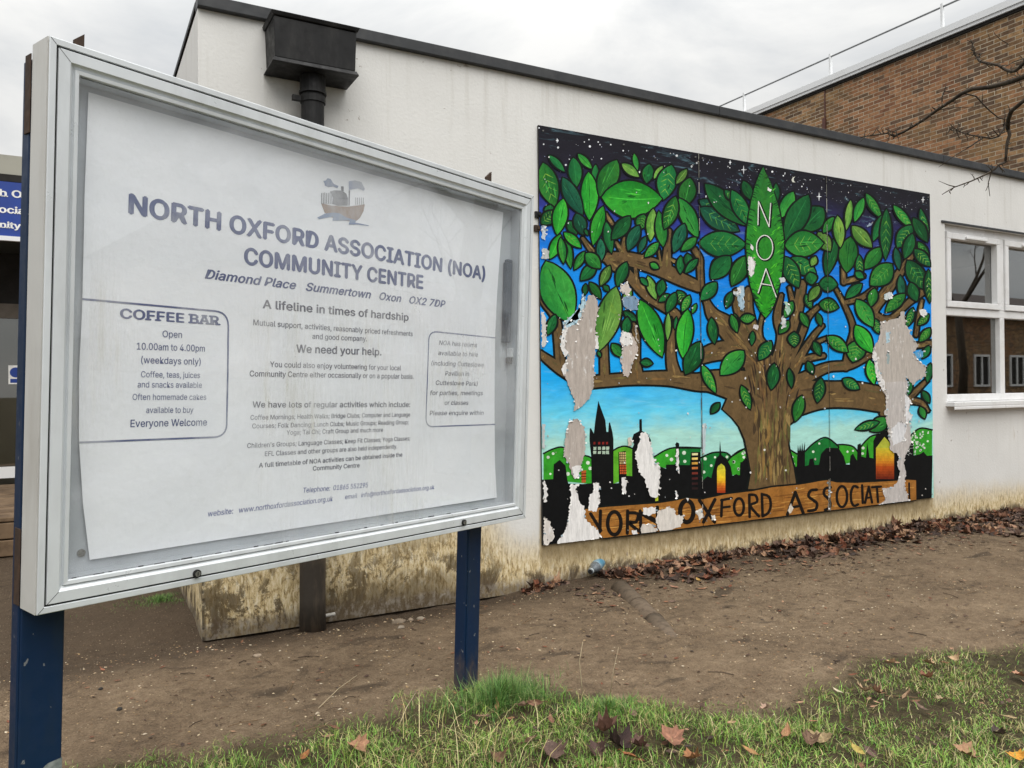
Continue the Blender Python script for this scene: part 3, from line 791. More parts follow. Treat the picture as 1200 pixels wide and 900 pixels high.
for s, p0, p1, c in (
    ('Mutual support, activities, reasonably priced refreshments', (297,381), (484,394), .0185),
    ('and good company.', (366,397), (430,400), .0185),
    ('You could also enjoy volunteering for your local', (316,430), (470,434), .0185),
    ('Community Centre either occasionally or on a popular basis.', (292,441), (485,444), .0185),
    ('Coffee Mornings; Health Walks; Bridge Clubs; Computer and Language', (293,492), (481,488), .0155),
    ('Courses; Folk Dancing; Lunch Clubs; Music Groups; Reading Group;', (295,502), (479,497), .0155),
    ('Yoga; Tai Chi; Craft Group and much more', (335.5,509.5), (449,506), .0155),
    ("Children's Groups; Language Classes; Keep Fit Classes; Yoga Classes;", (289,525), (481,516), .0155),
    ('EFL Classes and other groups are also held independently.', (310,534.5), (466,525.5), .0155)):
    pline(b, s, p0, p1, c, .010)
b.build('small_text', I_text, poster)
b = MB()
pline(b, 'Telephone:  01865 552295', (355,577.5), (431,571), .0175, .010, .1)
pline(b, 'website:   www.northoxfordassociation.org.uk', (244,605.5), (390,587), .0175, .010, .1)
pline(b, 'email   info@northoxfordassociation.org.uk', (404,585), (509,573), .0165, .010, .1)
b.build('contact_lines', I_blue, poster)
b = MB()
pline(b, 'COFFEE BAR', (140,372.7), (258.7,381), .027, .030, 0, True)
b.build('coffee_heading', I_head, poster)
b = MB()
for s, p0, p1, c, bo in (
    ('Open', (190,395), (213,396), .0195, .008), ('10.00am to 4.00pm', (160,409.5), (240,412), .0195, .010),
    ('(weekdays only)', (165,425.5), (235,427.5), .0195, .010), ('Coffee, teas, juices', (165,442), (234,443), .0175, .003),
    ('and snacks available', (161,454), (236,454.5), .0175, .003), ('Often homemade cakes', (155,468.7), (241,468.5), .0175, .003),
    ('available to buy', (171,484), (226,483.5), .0175, .003), ('Everyone Welcome', (152.5,500.5), (242,498.5), .021, .012)):
    pline(b, s, p0, p1, c, bo)
b.build('coffee_text', I_head, poster)
b = MB()
def arc(c, p0, p1): return [tuple((1-t)**2*np.array(p0)+2*t*(1-t)*np.array(c)+t*t*np.array(p1)) for t in np.linspace(0, 1, 7)]
pstroke(b, [(96.5,350.5), (252,364.5)]+arc((267.5,366), (252,364.5), (267.8,382))[1:]+[(265,497)]+arc((264.6,511), (265,497), (251,512.3))[1:]+[(92.5,518.5)], .0048)
b.build('coffee_box_line', I_head, poster)
b = MB()
pstroke(b, [(581,396)]+[(513,389)]+arc((503.5,388), (513,389), (503,398))[1:]+[(499.8,490)]+arc((499.5,500), (499.8,490), (508,500))[1:]+[(580,497.3)], .0046)
b.build('hire_box_line', I_head, poster)
b = MB()
for s, p0, p1 in (('NOA has rooms', (515,404), (559,407)), ('available to hire', (514,416), (560,418)), ('(including Cutteslowe', (506,428), (567,430)),
                  ('Pavilion in', (522,440), (550,440.5)), ('Cutteslowe Park)', (511,451), (560,452)), ('for parties, meetings', (504.6,463), (566,463)),
                  ('or classes', (521.6,474.5), (549,474.5)), ('Please enquire within', (504,486.7), (566.5,486.2))):
    pline(b, s, p0, p1, .0185, .010, .12)
b.build('hire_text', I_text, poster)
# the little boat emblem above the heading (zoomed crop 350,195 scale 10.9)
b = MB()
def emb(pts, mat, lift=.0006):
    P = [board_at(350+x/10.909, 195+y/10.909, PC) for x, y in pts]
    b.face([ppt(a, u, lift) for a, u in P][::-1], mat)
emb([(285,470),(420,500),(620,515),(845,485),(830,570),(780,660),(720,710),(560,690),(420,650),(330,590)], 0)
emb([(400,320),(460,305),(560,310),(610,350),(630,410),(625,500),(500,500),(430,480),(440,400)], 1, .0008)
emb([(540,255),(575,255),(575,315),(545,310)], 2, .001)
emb([(315,185),(345,180),(370,150),(410,160),(450,225),(510,250),(495,280),(440,255),(380,265),(335,245),(330,215)], 3, .001)
emb([(640,190),(720,180),(800,200),(845,290),(830,312),(760,280),(640,300)], 4, .001)
emb([(640,305),(655,305),(650,500),(635,500)], 2, .001)
emb([(235,655),(330,605),(440,590),(520,600),(600,650),(730,690),(720,740),(640,735),(650,690),(430,695),(440,640),(330,660),(260,675)], 5, .0012)
emb([(640,728),(740,722),(890,752),(890,762),(740,742),(640,745)], 3, .0014)
for x in range(285, 440, 22): emb([(x,330+((x*7)%23)),(x+9,335),(x+12,480),(x+2,475)], 2, .001)
for x in range(725, 830, 24): emb([(x,400),(x+7,398),(x+7,490),(x,490)], 1, .001)
emb([(440,400),(625,405),(625,412),(440,408)], 2, .0012)
b.build('boat_emblem', [ink('tan_ink', 150, 125, 105), ink('grey_ink', 125, 125, 128), ink('dark_grey_ink', 92, 92, 98), ink('emblem_blue_ink', 95, 118, 160), ink('pale_blue_ink', 160, 168, 190), ink('water_blue_ink', 120, 140, 172)], poster)

# ================================================================ blue name sign on the entrance canopy
sy_ = EY-.03
zt_, zb_ = wall_at(14, 213.5, sy_).z, wall_at(14, 277, sy_).z
ns = thing('name_sign', (-2.9, sy_, zb_), 'royal blue sign with white serif lettering on the entrance canopy', 'sign')
b = MB(); b.box(-4.1, -1.95, sy_, sy_+.028, zb_, zt_); b.build('panel', M['sign_blue'], ns)
b = MB(); b.box(-4.12, -1.94, sy_-.012, sy_+.028, zb_-.04, zb_-.001); b.build('bottom_edge', M['white_paint'], ns)
b = MB()
def sline(s, first, xl_px, v0, v1):
    vs, fs = add_serifs(*text_shape(s, .018), th=.045, ext=.06, lower=True)
    pre = text_shape(s[:first], .018)[0] if first else [(0, 0)]
    x0 = max(v[0] for v in pre) + (.10 if s[first-1] == ' ' else .085) if first else 0
    cap = wall_at(14, v0, sy_).z-wall_at(14, v1, sy_).z; sc = cap/.73
    X0 = wall_at(xl_px, v1, sy_).x; Z0 = wall_at(14, v1, sy_).z
    vs, fs = embolden(vs, fs, .028)
    b.mesh([(X0+(x-x0)*sc*1.28, sy_-.003-l*4e-5, Z0+y*sc) for x, y, l in vs], fs)
sline('North Oxford', 4, .5, 219.5, 231)
sline('Association', 3, -.5, 239, 250)
sline('Community Centre', 5, .0, 257.5, 267.5)
b.build('lettering', M['sign_white'], ns)
# ================================================================ the painted boards (mural)
MZ0, MZ1, MWD = .223, 2.662, 3.66
MY = -.016                      # painted face of the boards
mural = thing('mural', (MWD/2, -.008, MZ0), 'colourful painted mural of a green leafy tree above a black skyline, paint peeling', 'mural')
CROPS = {'A': (610,130), 'B': (840,160), 'C': (620,300), 'D': (850,320), 'E': (620,460), 'F': (850,460)}
CS = 260/1200
prng = random.Random(5)
def mp_(reg, x, y):              # crop pixel -> (X, Z) on the boards
    ox, oy = CROPS[reg]; p = wall_at(ox+x*CS, oy+y*CS, MY)
    return (min(max(p.x, .0004), MWD-.0004), min(max(p.z, MZ0+.0004), MZ1-.0004))
def lay(pts, k): return [(x, MY-k, z) for x, z in pts]

kb = NT('mural_board_paint', .6, .12)
Xs = kb.xyz(); Zs = Xs['Z']
wob = kb.math('MULTIPLY', kb.math('SUBTRACT', kb.noise((1.2, 1.2, 2.5), 1.6, 5, .65), .5), .55)
k_w = kb.math('MULTIPLY', wob, .7)
t = kb.math('DIVIDE', kb.math('SUBTRACT', kb.math('ADD', Zs, k_w), MZ0), MZ1-MZ0)
col = kb.ramp(t, [(.24, srgb(165, 215, 205)), (.31, srgb(96, 200, 232)), (.40, srgb(28, 165, 235)), (.60, srgb(18, 140, 230)), (.745, srgb(24, 112, 215)), (.81, srgb(48, 58, 140)), (.86, srgb(40, 38, 78)), (.93, srgb(33, 31, 42)), (1, srgb(28, 27, 33))])
brush = kb.ramp(kb.noise((5, 5, 26), 1.0, 6, .7, .8), [(.25, .82), (.75, 1.2)])
col = kb.mix(1.0, col, brush, 'MULTIPLY')
col = kb.mix(kb.math('MULTIPLY', kb.step(kb.noise((3, 3, 18), 1.0, 6, .7, 1.2, (5, 1, 2)), .55, .75), .35), col, srgb(150, 205, 225))
kb.color(col)
M['sky_paint'] = kb.mat
M['board_edge'] = worn('dark_board_edge', (.05, .045, .04), None, 20, .8)
kp2 = NT('mural_paint', .6, .12)
f1 = kp2.ramp(kp2.noise((20, 20, 20), 1.0, 6, .7, .5), [(.25, .62), (.75, 1.38)])
kp2.color(kp2.mix(1.0, kp2.attr(), f1, 'MULTIPLY'))
kp2.bump(kp2.noise((40, 40, 40), 1.0, 4, .6), .001, .4)
M['paint'] = kp2.mat
kq2 = NT('leaf_paint', .6, .12)
g1 = kq2.ramp(kq2.noise((16, 16, 16), 1.0, 8, .8, 1.4), [(.25, .55), (.5, 1.0), (.78, 1.55)])
g2 = kq2.ramp(kq2.noise((9, 9, 9), 1.0, 6, .7, .8, (3, 3, 8)), [(.52, (1, 1, 1)), (.68, (1.5, 1.16, .85))])
kq2.color(kq2.mix(1.0, kq2.mix(1.0, kq2.attr(), g1, 'MULTIPLY'), g2, 'MULTIPLY')); kq2.bump(kq2.noise((40, 40, 40), 1.0, 4, .6), .001, .4)
M['leaf_paint'] = kq2.mat
kp3 = NT('peeled_board', .85, .2)
fr_ = kp3.ramp(kp3.noise((45, 45, 9), 1.0, 6, .75), [(.3, .72), (.7, 1.2)])
cc_ = kp3.mix(1.0, kp3.attr(), fr_, 'MULTIPLY')
fl_ = kp3.step(kp3.noise((30, 30, 12), 1.0, 6, .75, 0, (1, 1, 5)), .60, .66)
kp3.color(kp3.mix(kp3.math('MULTIPLY', fl_, .75), cc_, (.72, .71, .70, 1)))
kp3.bump(kp3.noise((40, 40, 14), 1.0, 6, .7), .004, .7)
M['peel'] = kp3.mat

for i in range(3):
    b = MB(); x0, x1 = 1.22*i+.0012, 1.22*(i+1)-.0012
    b.box(x0, x1, MY+.0004, -.0025, MZ0, MZ1, mat=1)
    b.face([(x0, MY, MZ0), (x1, MY, MZ0), (x1, MY, MZ1), (x0, MY, MZ1)], 0)
    b.build('board', [M['sky_paint'], M['board_edge']], mural)

def spline(pts, n=6):
    P = [np.array(p, float) for p in pts]; out = []
    for i in range(len(P)-1):
        a, b_, c, d = P[max(i-1, 0)], P[i], P[i+1], P[min(i+2, len(P)-1)]
        for k in range(n):
            t = k/n
            out.append(.5*((2*b_)+(-a+c)*t+(2*a-5*b_+4*c-d)*t*t+(-a+3*b_-3*c+d)*t**3))
    out.append(P[-1]); return out
def stroke(b, reg, pts, k, col, grow=0.0, w=None, n=5, taper=True):
    """painted stroke, pts (x, y, width) in crop pixels"""
    if w is not None: pts = [(x, y, w) for x, y in pts]
    P = spline(pts, n) if len(pts) > 2 else [np.array(p, float) for p in pts]
    b.sc = getattr(b, 'sc', -1)+1; k = k+(b.sc % 60)*getattr(b, 'step', 8e-6)      # no two strokes of paint share a plane
    L, Rr = [], []
    for i, p in enumerate(P):
        d = P[min(i+1, len(P)-1)][:2]-P[max(i-1, 0)][:2]; d = d/(np.hypot(*d)+1e-9); s = np.array([-d[1], d[0]])
        h = max(p[2], 1)/2+grow
        if i == 0: p = np.array([*(p[:2]-d*grow), p[2]])
        if i == len(P)-1: p = np.array([*(p[:2]+d*grow), p[2]])
        L.append(p[:2]+s*h); Rr.append(p[:2]-s*h)
    for i in range(len(P)-1):
        b.face(lay([mp_(reg, *q) for q in (L[i], L[i+1], Rr[i+1], Rr[i])], k+(i % 2)*2.4e-6), 0, col)
    for p, h, e in ((P[0], P[0][2]/2+grow, 0), (P[-1], P[-1][2]/2+grow, 2.4e-6)):
        c = [mp_(reg, p[0]+h*math.cos(a), p[1]+h*math.sin(a)) for a in np.linspace(0, 2*math.pi, 11)[:-1]]
        b.face(lay(c[::-1], k-2.6e-6-e), 0, col)
def rag(pts, step=9, amp=5):
    out = []
    for i in range(len(pts)):
        a, c = np.array(pts[i], float), np.array(pts[(i+1) % len(pts)], float); d = c-a; L = np.hypot(*d)
        n = max(1, int(L/step)); s = np.array([-d[1], d[0]])/(L+1e-9)
        for j in range(n): out.append(tuple(a+d*j/n+s*prng.uniform(-amp, amp)+np.array([0, prng.uniform(-amp, amp)*.5])))
    return out
PATCHES = []
def poly(b, reg, pts, k, col, ragged=0):
    if ragged:
        pts = rag(pts, 8, ragged)
        if ragged >= 3: PATCHES.append((reg, pts, col))
    b.pc = getattr(b, 'pc', -1)+1; k = k+(b.pc % 80)*2.2e-6
    P = [mp_(reg, *p) for p in pts]
    ar = sum(P[i][0]*P[(i+1) % len(P)][1]-P[(i+1) % len(P)][0]*P[i][1] for i in range(len(P)))
    if ar < 0: P = P[::-1]
    b.face(lay(P, k), 0, col)
def dots(b, reg, lst, k, col, r=5):
    for x, y in lst:
        rr = r*prng.uniform(.7, 1.3)
        b.face(lay([mp_(reg, x+rr*math.cos(a), y-rr*math.sin(a)) for a in np.linspace(0, 2*math.pi, 8)[:-1]], k), 0, col)

BLK = srgb(14, 15, 16); INK = srgb(17, 22, 20)
# ---- stars
b = MB()
WHT = srgb(225, 228, 232)
for _ in range(430):
    x = prng.uniform(.03, MWD-.03); z = MZ1-.03-abs(prng.gauss(0, .22))
    if x < 1.2 and prng.random() < .72: continue
    if z < 2.05: continue
    r = prng.choice((.0018, .0022, .0026, .003, .0044)); 
    b.face(lay([(x+r*math.cos(a), z+r*math.sin(a)) for a in np.linspace(0, 2*math.pi, 7)[:-1]], .0002), 0, srgb(*(prng.choice([(225, 228, 232), (170, 175, 190), (130, 138, 165)]))))
for reg, lst in (('A', [(345,168),(370,155),(420,168),(375,192),(488,182),(555,215),(682,215),(815,305),(845,242),(245,292),(275,328),(200,160),(203,198),(125,180),(100,92),(437,258)]), ('B', [(460,270),(360,212),(300,190)])):
    dots(b, reg, lst, .00025, WHT, 5)
for reg, x, y, r in (('B', 145, 180, 22), ('B', 553, 325, 22), ('B', 1115, 342, 16), ('B', 72, 140, 12), ('A', 198, 160, 12)):
    stroke(b, reg, [(x, y-r, 1.5), (x, y, 5), (x, y+r, 1.5)], .0003, WHT); stroke(b, reg, [(x-r*.6, y, 1.5), (x, y, 5), (x+r*.6, y, 1.5)], .0003, WHT)
poly(b, 'B', [(425,215),(410,222),(404,235),(410,247),(425,248),(416,240),(416,226)], .0003, srgb(215, 216, 205))
b.build('painted_stars', M['paint'], mural)

# ---- hills
b = MB()
HG, HG2 = srgb(52, 150, 40), srgb(24, 112, 48)
hills = [('E', [(78,330),(130,305),(182,296),(240,330),(320,345),(345,365),(345,495),(78,470)], HG), ('E', [(452,315),(485,297),(520,290),(557,302),(557,455),(452,495)], srgb(90, 165, 40)),
         ('E', [(676,348),(750,306),(825,296),(928,300),(928,430),(676,400)], HG), ('E', [(800,300),(928,300),(928,430),(810,420)], HG2),
         ('E', [(930,352),(990,326),(1060,324),(1092,346),(1092,460),(930,475)], HG2), ('E', [(1086,352),(1150,312),(1200,286),(1200,420),(1110,460)], HG),
         ('F', [(-10,400),(25,355),(70,318),(125,296),(130,420),(30,450)], HG), ('F', [(342,305),(387,332),(390,400),(355,405)], HG),
         ('F', [(425,325),(480,272),(543,243),(605,285),(612,300),(610,400),(430,400)], HG2), ('F', [(605,282),(645,282),(690,292),(720,325),(715,370),(610,395)], HG),
         ('F', [(730,295),(782,240),(830,226),(830,360),(735,350)], HG), ('F', [(990,245),(1050,194),(1118,202),(1118,345),(990,335)], HG)]
for reg, P, c in hills:
    poly(b, reg, P, .0006, c)
    top = [p for p in P[:-2]]
    stroke(b, reg, [(x, y, 9) for x, y in top], .0007, INK)
dots(b, 'E', [(103,350),(115,440),(130,330),(210,440),(318,380),(330,410),(770,362),(838,326),(842,372),(820,420),(952,358),(985,395),(1005,350),(1070,348),(945,430),(1105,375),(1132,415),(1165,325),(745,340)], .0008, srgb(205, 220, 200), 9)
dots(b, 'F', [(45,375),(70,412),(95,330),(100,350),(475,320),(508,276),(660,320),(690,315),(742,330),(745,300),(360,350),(370,385)], .0008, srgb(205, 220, 200), 7)
dots(b, 'F', [(1040+prng.uniform(-35, 65), 270+prng.uniform(-60, 60)) for _ in range(34)], .0008, srgb(205, 220, 200), 5)
b.build('painted_hills', M['paint'], mural)

# ---- skyline
b = MB()
sk = [(60,900),(60,472),(130,468),(133,388),(165,364),(197,395),(206,470),(212,492),(290,495),(338,490),(335,340),(326,255),(328,196),(334,192),(350,222),(358,150),(374,45),(412,150),(418,212),(428,213),(431,166),(437,160),(450,212),(456,250),(456,492),(485,490),(483,322),(522,316),(527,450),(557,452),(557,300),(568,280),(556,255),(565,225),(596,208),(596,145),(609,143),(611,208),(640,222),(658,255),(660,282),(648,290),(660,380),(690,392),(740,412),(740,390),(794,388),(793,290),(790,280),(798,268),(812,275),(812,392),(870,392),(875,322),(926,322),(935,478),(965,452),(985,462),(998,405),(1012,355),(1028,338),(1032,258),(1040,338),(1068,358),(1090,400),(1100,452),(1120,440),(1140,452),(1146,380),(1165,362),(1182,358),(1202,372),(1202,900)]
sk2 = [(0,470),(30,450),(78,446),(80,378),(100,372),(110,340),(128,430),(360,402),(386,400),(388,338),(392,282),(398,318),(404,280),(410,318),(416,270),(420,318),(430,266),(430,398),(450,392),(455,360),(475,356),(482,392),(506,390),(516,332),(545,300),(612,300),(640,345),(652,388),(672,390),(676,342),(690,330),(702,352),(712,368),(714,282),(732,274),(736,346),(760,352),(766,270),(780,352),(800,356),(800,262),(815,232),(870,205),(884,140),(902,140),(905,300),(985,300),(985,268),(1015,266),(1018,340),(1050,334),(1072,320),(1090,342),(1120,340),(1120,900),(0,900)]
poly(b, 'E', sk, .0010, BLK); poly(b, 'F', sk2, .00102, BLK)
YEL, ORG, REDC = srgb(225, 190, 40), srgb(205, 110, 35), srgb(150, 40, 22)
def vgrad(reg, x0, x1, y0, y1, stops, arch=0):
    n = 12
    for i in range(n):
        ya, yb = y0+(y1-y0)*i/n, y0+(y1-y0)*(i+1)/n
        t = (i+.5)/n; c = [np.interp(t, [s[0] for s in stops], [s[1][q] for s in stops]) for q in range(4)]
        f = lambda y: (0 if not arch else (x1-x0)/2*(1-math.sqrt(max(0, 1-max(0, 1-(y-y0)/arch)**2))))
        b.face(lay([mp_(reg, x0+f(yb), yb), mp_(reg, x1-f(yb), yb), mp_(reg, x1-f(ya), ya), mp_(reg, x0+f(ya), ya)], .0012), 0, tuple(c))
vgrad('E', 1016, 1061, 384, 542, [(0, srgb(190, 195, 60)), (.5, YEL), (.75, ORG), (1, REDC)], 38)
vgrad('F', 814, 912, 300, 468, [(0, srgb(190, 180, 50)), (.3, srgb(205, 150, 40)), (.6, srgb(175, 75, 25)), (1, srgb(95, 30, 18))])
poly(b, 'F', [(814,300),(860,240),(914,300)], .0012, srgb(170, 175, 60))
for j, y in enumerate((302, 325)):
    for x in (355, 380, 403, 424): poly(b, 'E', [(x-8,y-9),(x+8,y-9),(x+8,y+8),(x-8,y+8)], .0012, srgb(165, 185, 165), 1.5)
for x in (352, 378, 400, 420): poly(b, 'E', [(x-5,268),(x+6,266),(x+6,280),(x-5,281)], .0012, srgb(125, 35, 30))
for i in range(9):
    for j in range(4): poly(b, 'E', [(487+j*9.5+i*.5, 323+i*13.5), (494+j*9.5+i*.5, 322+i*13.5), (494+j*9.5+i*.5, 332+i*13.5), (487+j*9.5+i*.5, 333+i*13.5)], .0012, srgb(190, 165, 110) if i < 5 else srgb(195, 90, 45))
for i, y in enumerate((333, 357, 382, 408, 436, 464, 492, 518)):
    poly(b, 'E', [(880,y-5),(912,y-6),(912,y+6),(880,y+7)], .0012, [srgb(225, 215, 160), srgb(225, 195, 110), srgb(215, 160, 70), srgb(195, 115, 60), srgb(120, 50, 40), srgb(70, 32, 30), srgb(50, 28, 28), srgb(38, 26, 26)][i])
poly(b, 'E', [(282,424),(308,420),(306,486),(284,488)], .0012, srgb(175, 85, 40)); 
for y in (438, 452, 466): poly(b, 'E', [(280,y),(310,y-1),(310,y+3),(280,y+4)], .0013, BLK)
poly(b, 'E', [(680,505),(696,500),(698,585),(682,588)], .0012, srgb(170, 185, 50))
for y in (272, 288, 303): stroke(b, 'F', [(985,y),(1018,y-3)], .0012, srgb(150, 160, 150), w=3)
dots(b, 'F', [(985+prng.uniform(0, 45), 300+prng.uniform(0, 40)) for _ in range(16)], .0012, srgb(190, 195, 190), 2.5)
dots(b, 'E', [(445,517),(950,540),(160,420),(540,560),(760,470)], .0012, srgb(200, 200, 200), 3.5)
b.build('painted_skyline', M['paint'], mural)

# ---- trunk and branches: dark outlines first, then the brown
BR = srgb(102, 82, 54); BR2 = srgb(110, 88, 52)
br = [
 ('C', [(1290,800,330),(1180,720,200),(1000,680,120),(900,682,88),(750,662,75),(560,664,62),(400,676,62),(300,680,58),(190,622,60),(100,560,42),(60,528,30)]),
 ('C', [(170,610,50),(158,450,46),(140,330,42),(85,250,42),(62,205,32)]),
 ('C', [(408,660,46),(405,560,42),(402,480,40)]),
 ('C', [(585,660,64),(575,560,46),(578,440,36),(560,370,26)]),
 ('C', [(790,655,70),(768,560,50),(770,440,40),(800,330,42),(740,282,46),(640,212,56),(560,130,52),(500,62,46),(430,12,60)]),
 ('C', [(400,5,40),(470,10,60),(560,22,72),(700,65,80),(820,125,66),(916,166,54)]),
 ('A', [(940,752,28),(968,800,30),(970,850,30),(975,960,30)]),
 ('C', [(930,170,28),(960,250,32),(1000,325,70),(1080,375,82),(1160,470,110),(1260,600,160)]),
 ('C', [(925,548,70),(1000,520,90),(1080,510,100),(1180,540,130)]),
 ('A', [(562,690,20),(556,770,42)]), ('A', [(516,712,14),(560,775,34)]), ('A', [(802,650,24),(792,760,38),(788,845,54)]), ('A', [(335,690,16),(400,772,30),(470,802,36)]), ('A', [(458,560,22),(496,612,16)]),
 ('A', [(690,760,10),(650,800,14)]), ('A', [(745,750,10),(760,850,14)]), ('A', [(620,850,16),(625,900,18)]), ('A', [(850,820,10),(800,800,14)]),
 ('D', [(-40,250,80),(60,375,95),(150,470,120),(230,600,230)]),
 ('D', [(60,105,42),(66,180,46),(92,260,52),(150,380,72),(215,520,130)]),
 ('D', [(126,95,40),(124,200,46),(165,330,44),(215,420,60)]),
 ('D', [(200,230,16),(185,300,20),(190,370,24)]),
 ('D', [(302,120,18),(284,205,34),(285,260,44),(310,340,60),(300,440,80),(280,560,140)]),
 ('D', [(412,60,44),(392,190,52),(365,290,46),(325,400,62),(290,520,110)]),
 ('D', [(345,80,16),(366,160,26),(388,205,30)]),
 ('D', [(500,185,20),(445,240,32),(420,310,32),(385,395,32),(335,490,52),(300,580,90)]),
 ('D', [(524,285,18),(480,335,26),(420,425,36),(372,512,58),(320,600,100)]),
 ('D', [(530,448,22),(470,456,30),(420,470,30)]), ('D', [(545,352,14),(500,372,18),(470,400,18)]),
 ('D', [(330,640,180),(420,575,72),(480,540,58),(560,508,46),(660,498,46),(740,462,42),(800,432,30)]),
 ('D', [(650,510,36),(672,400,36),(690,295,26),(645,175,20),(598,88,16)]),
 ('D', [(300,690,230),(400,670,190),(540,658,140),(700,660,138),(850,685,130),(905,690,110)]),
 ('D', [(945,-5,40),(865,115,40),(805,205,40),(835,242,34),(900,242,24),(1000,152,30),(1108,72,36)]),
 ('D', [(808,78,20),(740,132,26),(645,160,20)]), ('D', [(636,-30,20),(640,50,26)]), ('D', [(640,48,22),(710,30,26),(745,15,20)]),
 ('D', [(1030,392,26),(1108,382,30)]), ('D', [(1062,150,14),(1045,230,18),(1030,335,18)]),
 ('D', [(985,692,20),(1030,640,26),(1090,580,16)]), ('D', [(1000,690,30),(1060,702,26),(1095,745,12)]),
 ('D', [(860,760,50),(900,795,30)]), ('F', [(860,110,24),(890,145,26)]),
 ('B', [(1055,640,30),(1000,720,36),(940,800,40),(880,880,42)]),
 ('A', [(470,815,26),(500,850,22),(540,870,18)]), ('C', [(575,85,14),(580,150,12)]),
]
trunk = [(-15,90),(40,140),(75,185),(105,255),(122,340),(138,430),(122,522),(250,520),(382,500),(366,400),(344,320),(330,240),(336,180),(368,122),(430,78),(400,-60),(60,-80)]
b = MB()
for reg, P in br: stroke(b, reg, P, .0015, INK, grow=11)
poly(b, 'F', [(x-11 if x < 150 else x+11, y) for x, y in trunk], .00205, INK)
for reg, P in br: stroke(b, reg, P, .0021, BR)
poly(b, 'F', trunk, .00268, BR)
b.build('painted_branches', M['paint'], mural)
b = MB()     # brush marks along the bark
for _ in range(110):
    x = prng.uniform(150, 350); y0 = prng.uniform(60, 400); L = prng.uniform(50, 140); cx = 240; sp = .25
    pts = [(x, y0, 2), (x+(x-cx)*-.05, y0+L*.5, prng.uniform(8, 20)), (x+(x-cx)*.02, min(y0+L, 500), 2)]
    stroke(b, 'F', pts, .0028, prng.choice([srgb(128, 106, 64), srgb(82, 66, 44), srgb(112, 106, 60), srgb(136, 108, 62), srgb(88, 86, 50), srgb(70, 56, 40), srgb(146, 124, 78), srgb(104, 98, 56)]))
for reg, P in br:
    for _ in range(22):
        i = prng.randrange(len(P)-1); a, c = P[i], P[i+1]; w = min(a[2], c[2])*.36; o = prng.uniform(-w, w)
        t0, t1 = sorted((prng.random(), prng.random())); q = lambda t: (a[0]+(c[0]-a[0])*t, a[1]+(c[1]-a[1])*t+o)
        stroke(b, reg, [(*q(t0), 2), (*q((t0+t1)/2), prng.uniform(6, 15)), (*q(t1), 2)], .0028, prng.choice([srgb(132, 108, 68), srgb(78, 62, 42), srgb(112, 98, 58), srgb(92, 82, 52), srgb(120, 92, 56), srgb(142, 118, 74)]))
for _ in range(110):
    x = prng.uniform(90, 420); y0 = prng.uniform(-260, 60); L = prng.uniform(40, 110); sl = (x-240)*.35/100*L
    if abs(x-245) > 70+ (y0+260)*.32: continue
    stroke(b, 'F', [(x+sl*.6, y0, 2), (x+sl*.25, y0+L*.5, prng.uniform(5, 12)), (x, y0+L, 2)], .0029, prng.choice([srgb(124, 98, 60), srgb(70, 54, 38), srgb(96, 84, 52), srgb(52, 40, 32), srgb(112, 84, 54)]))
dots(b, 'F', [(35,50),(1075+0,300),(210,310),(345,-85),(185,-110),(175,-20),(160,-215),(140,-200),(325,420)], .0034, srgb(205, 205, 200), 5)
b.build('painted_bark_marks', M['paint'], mural)

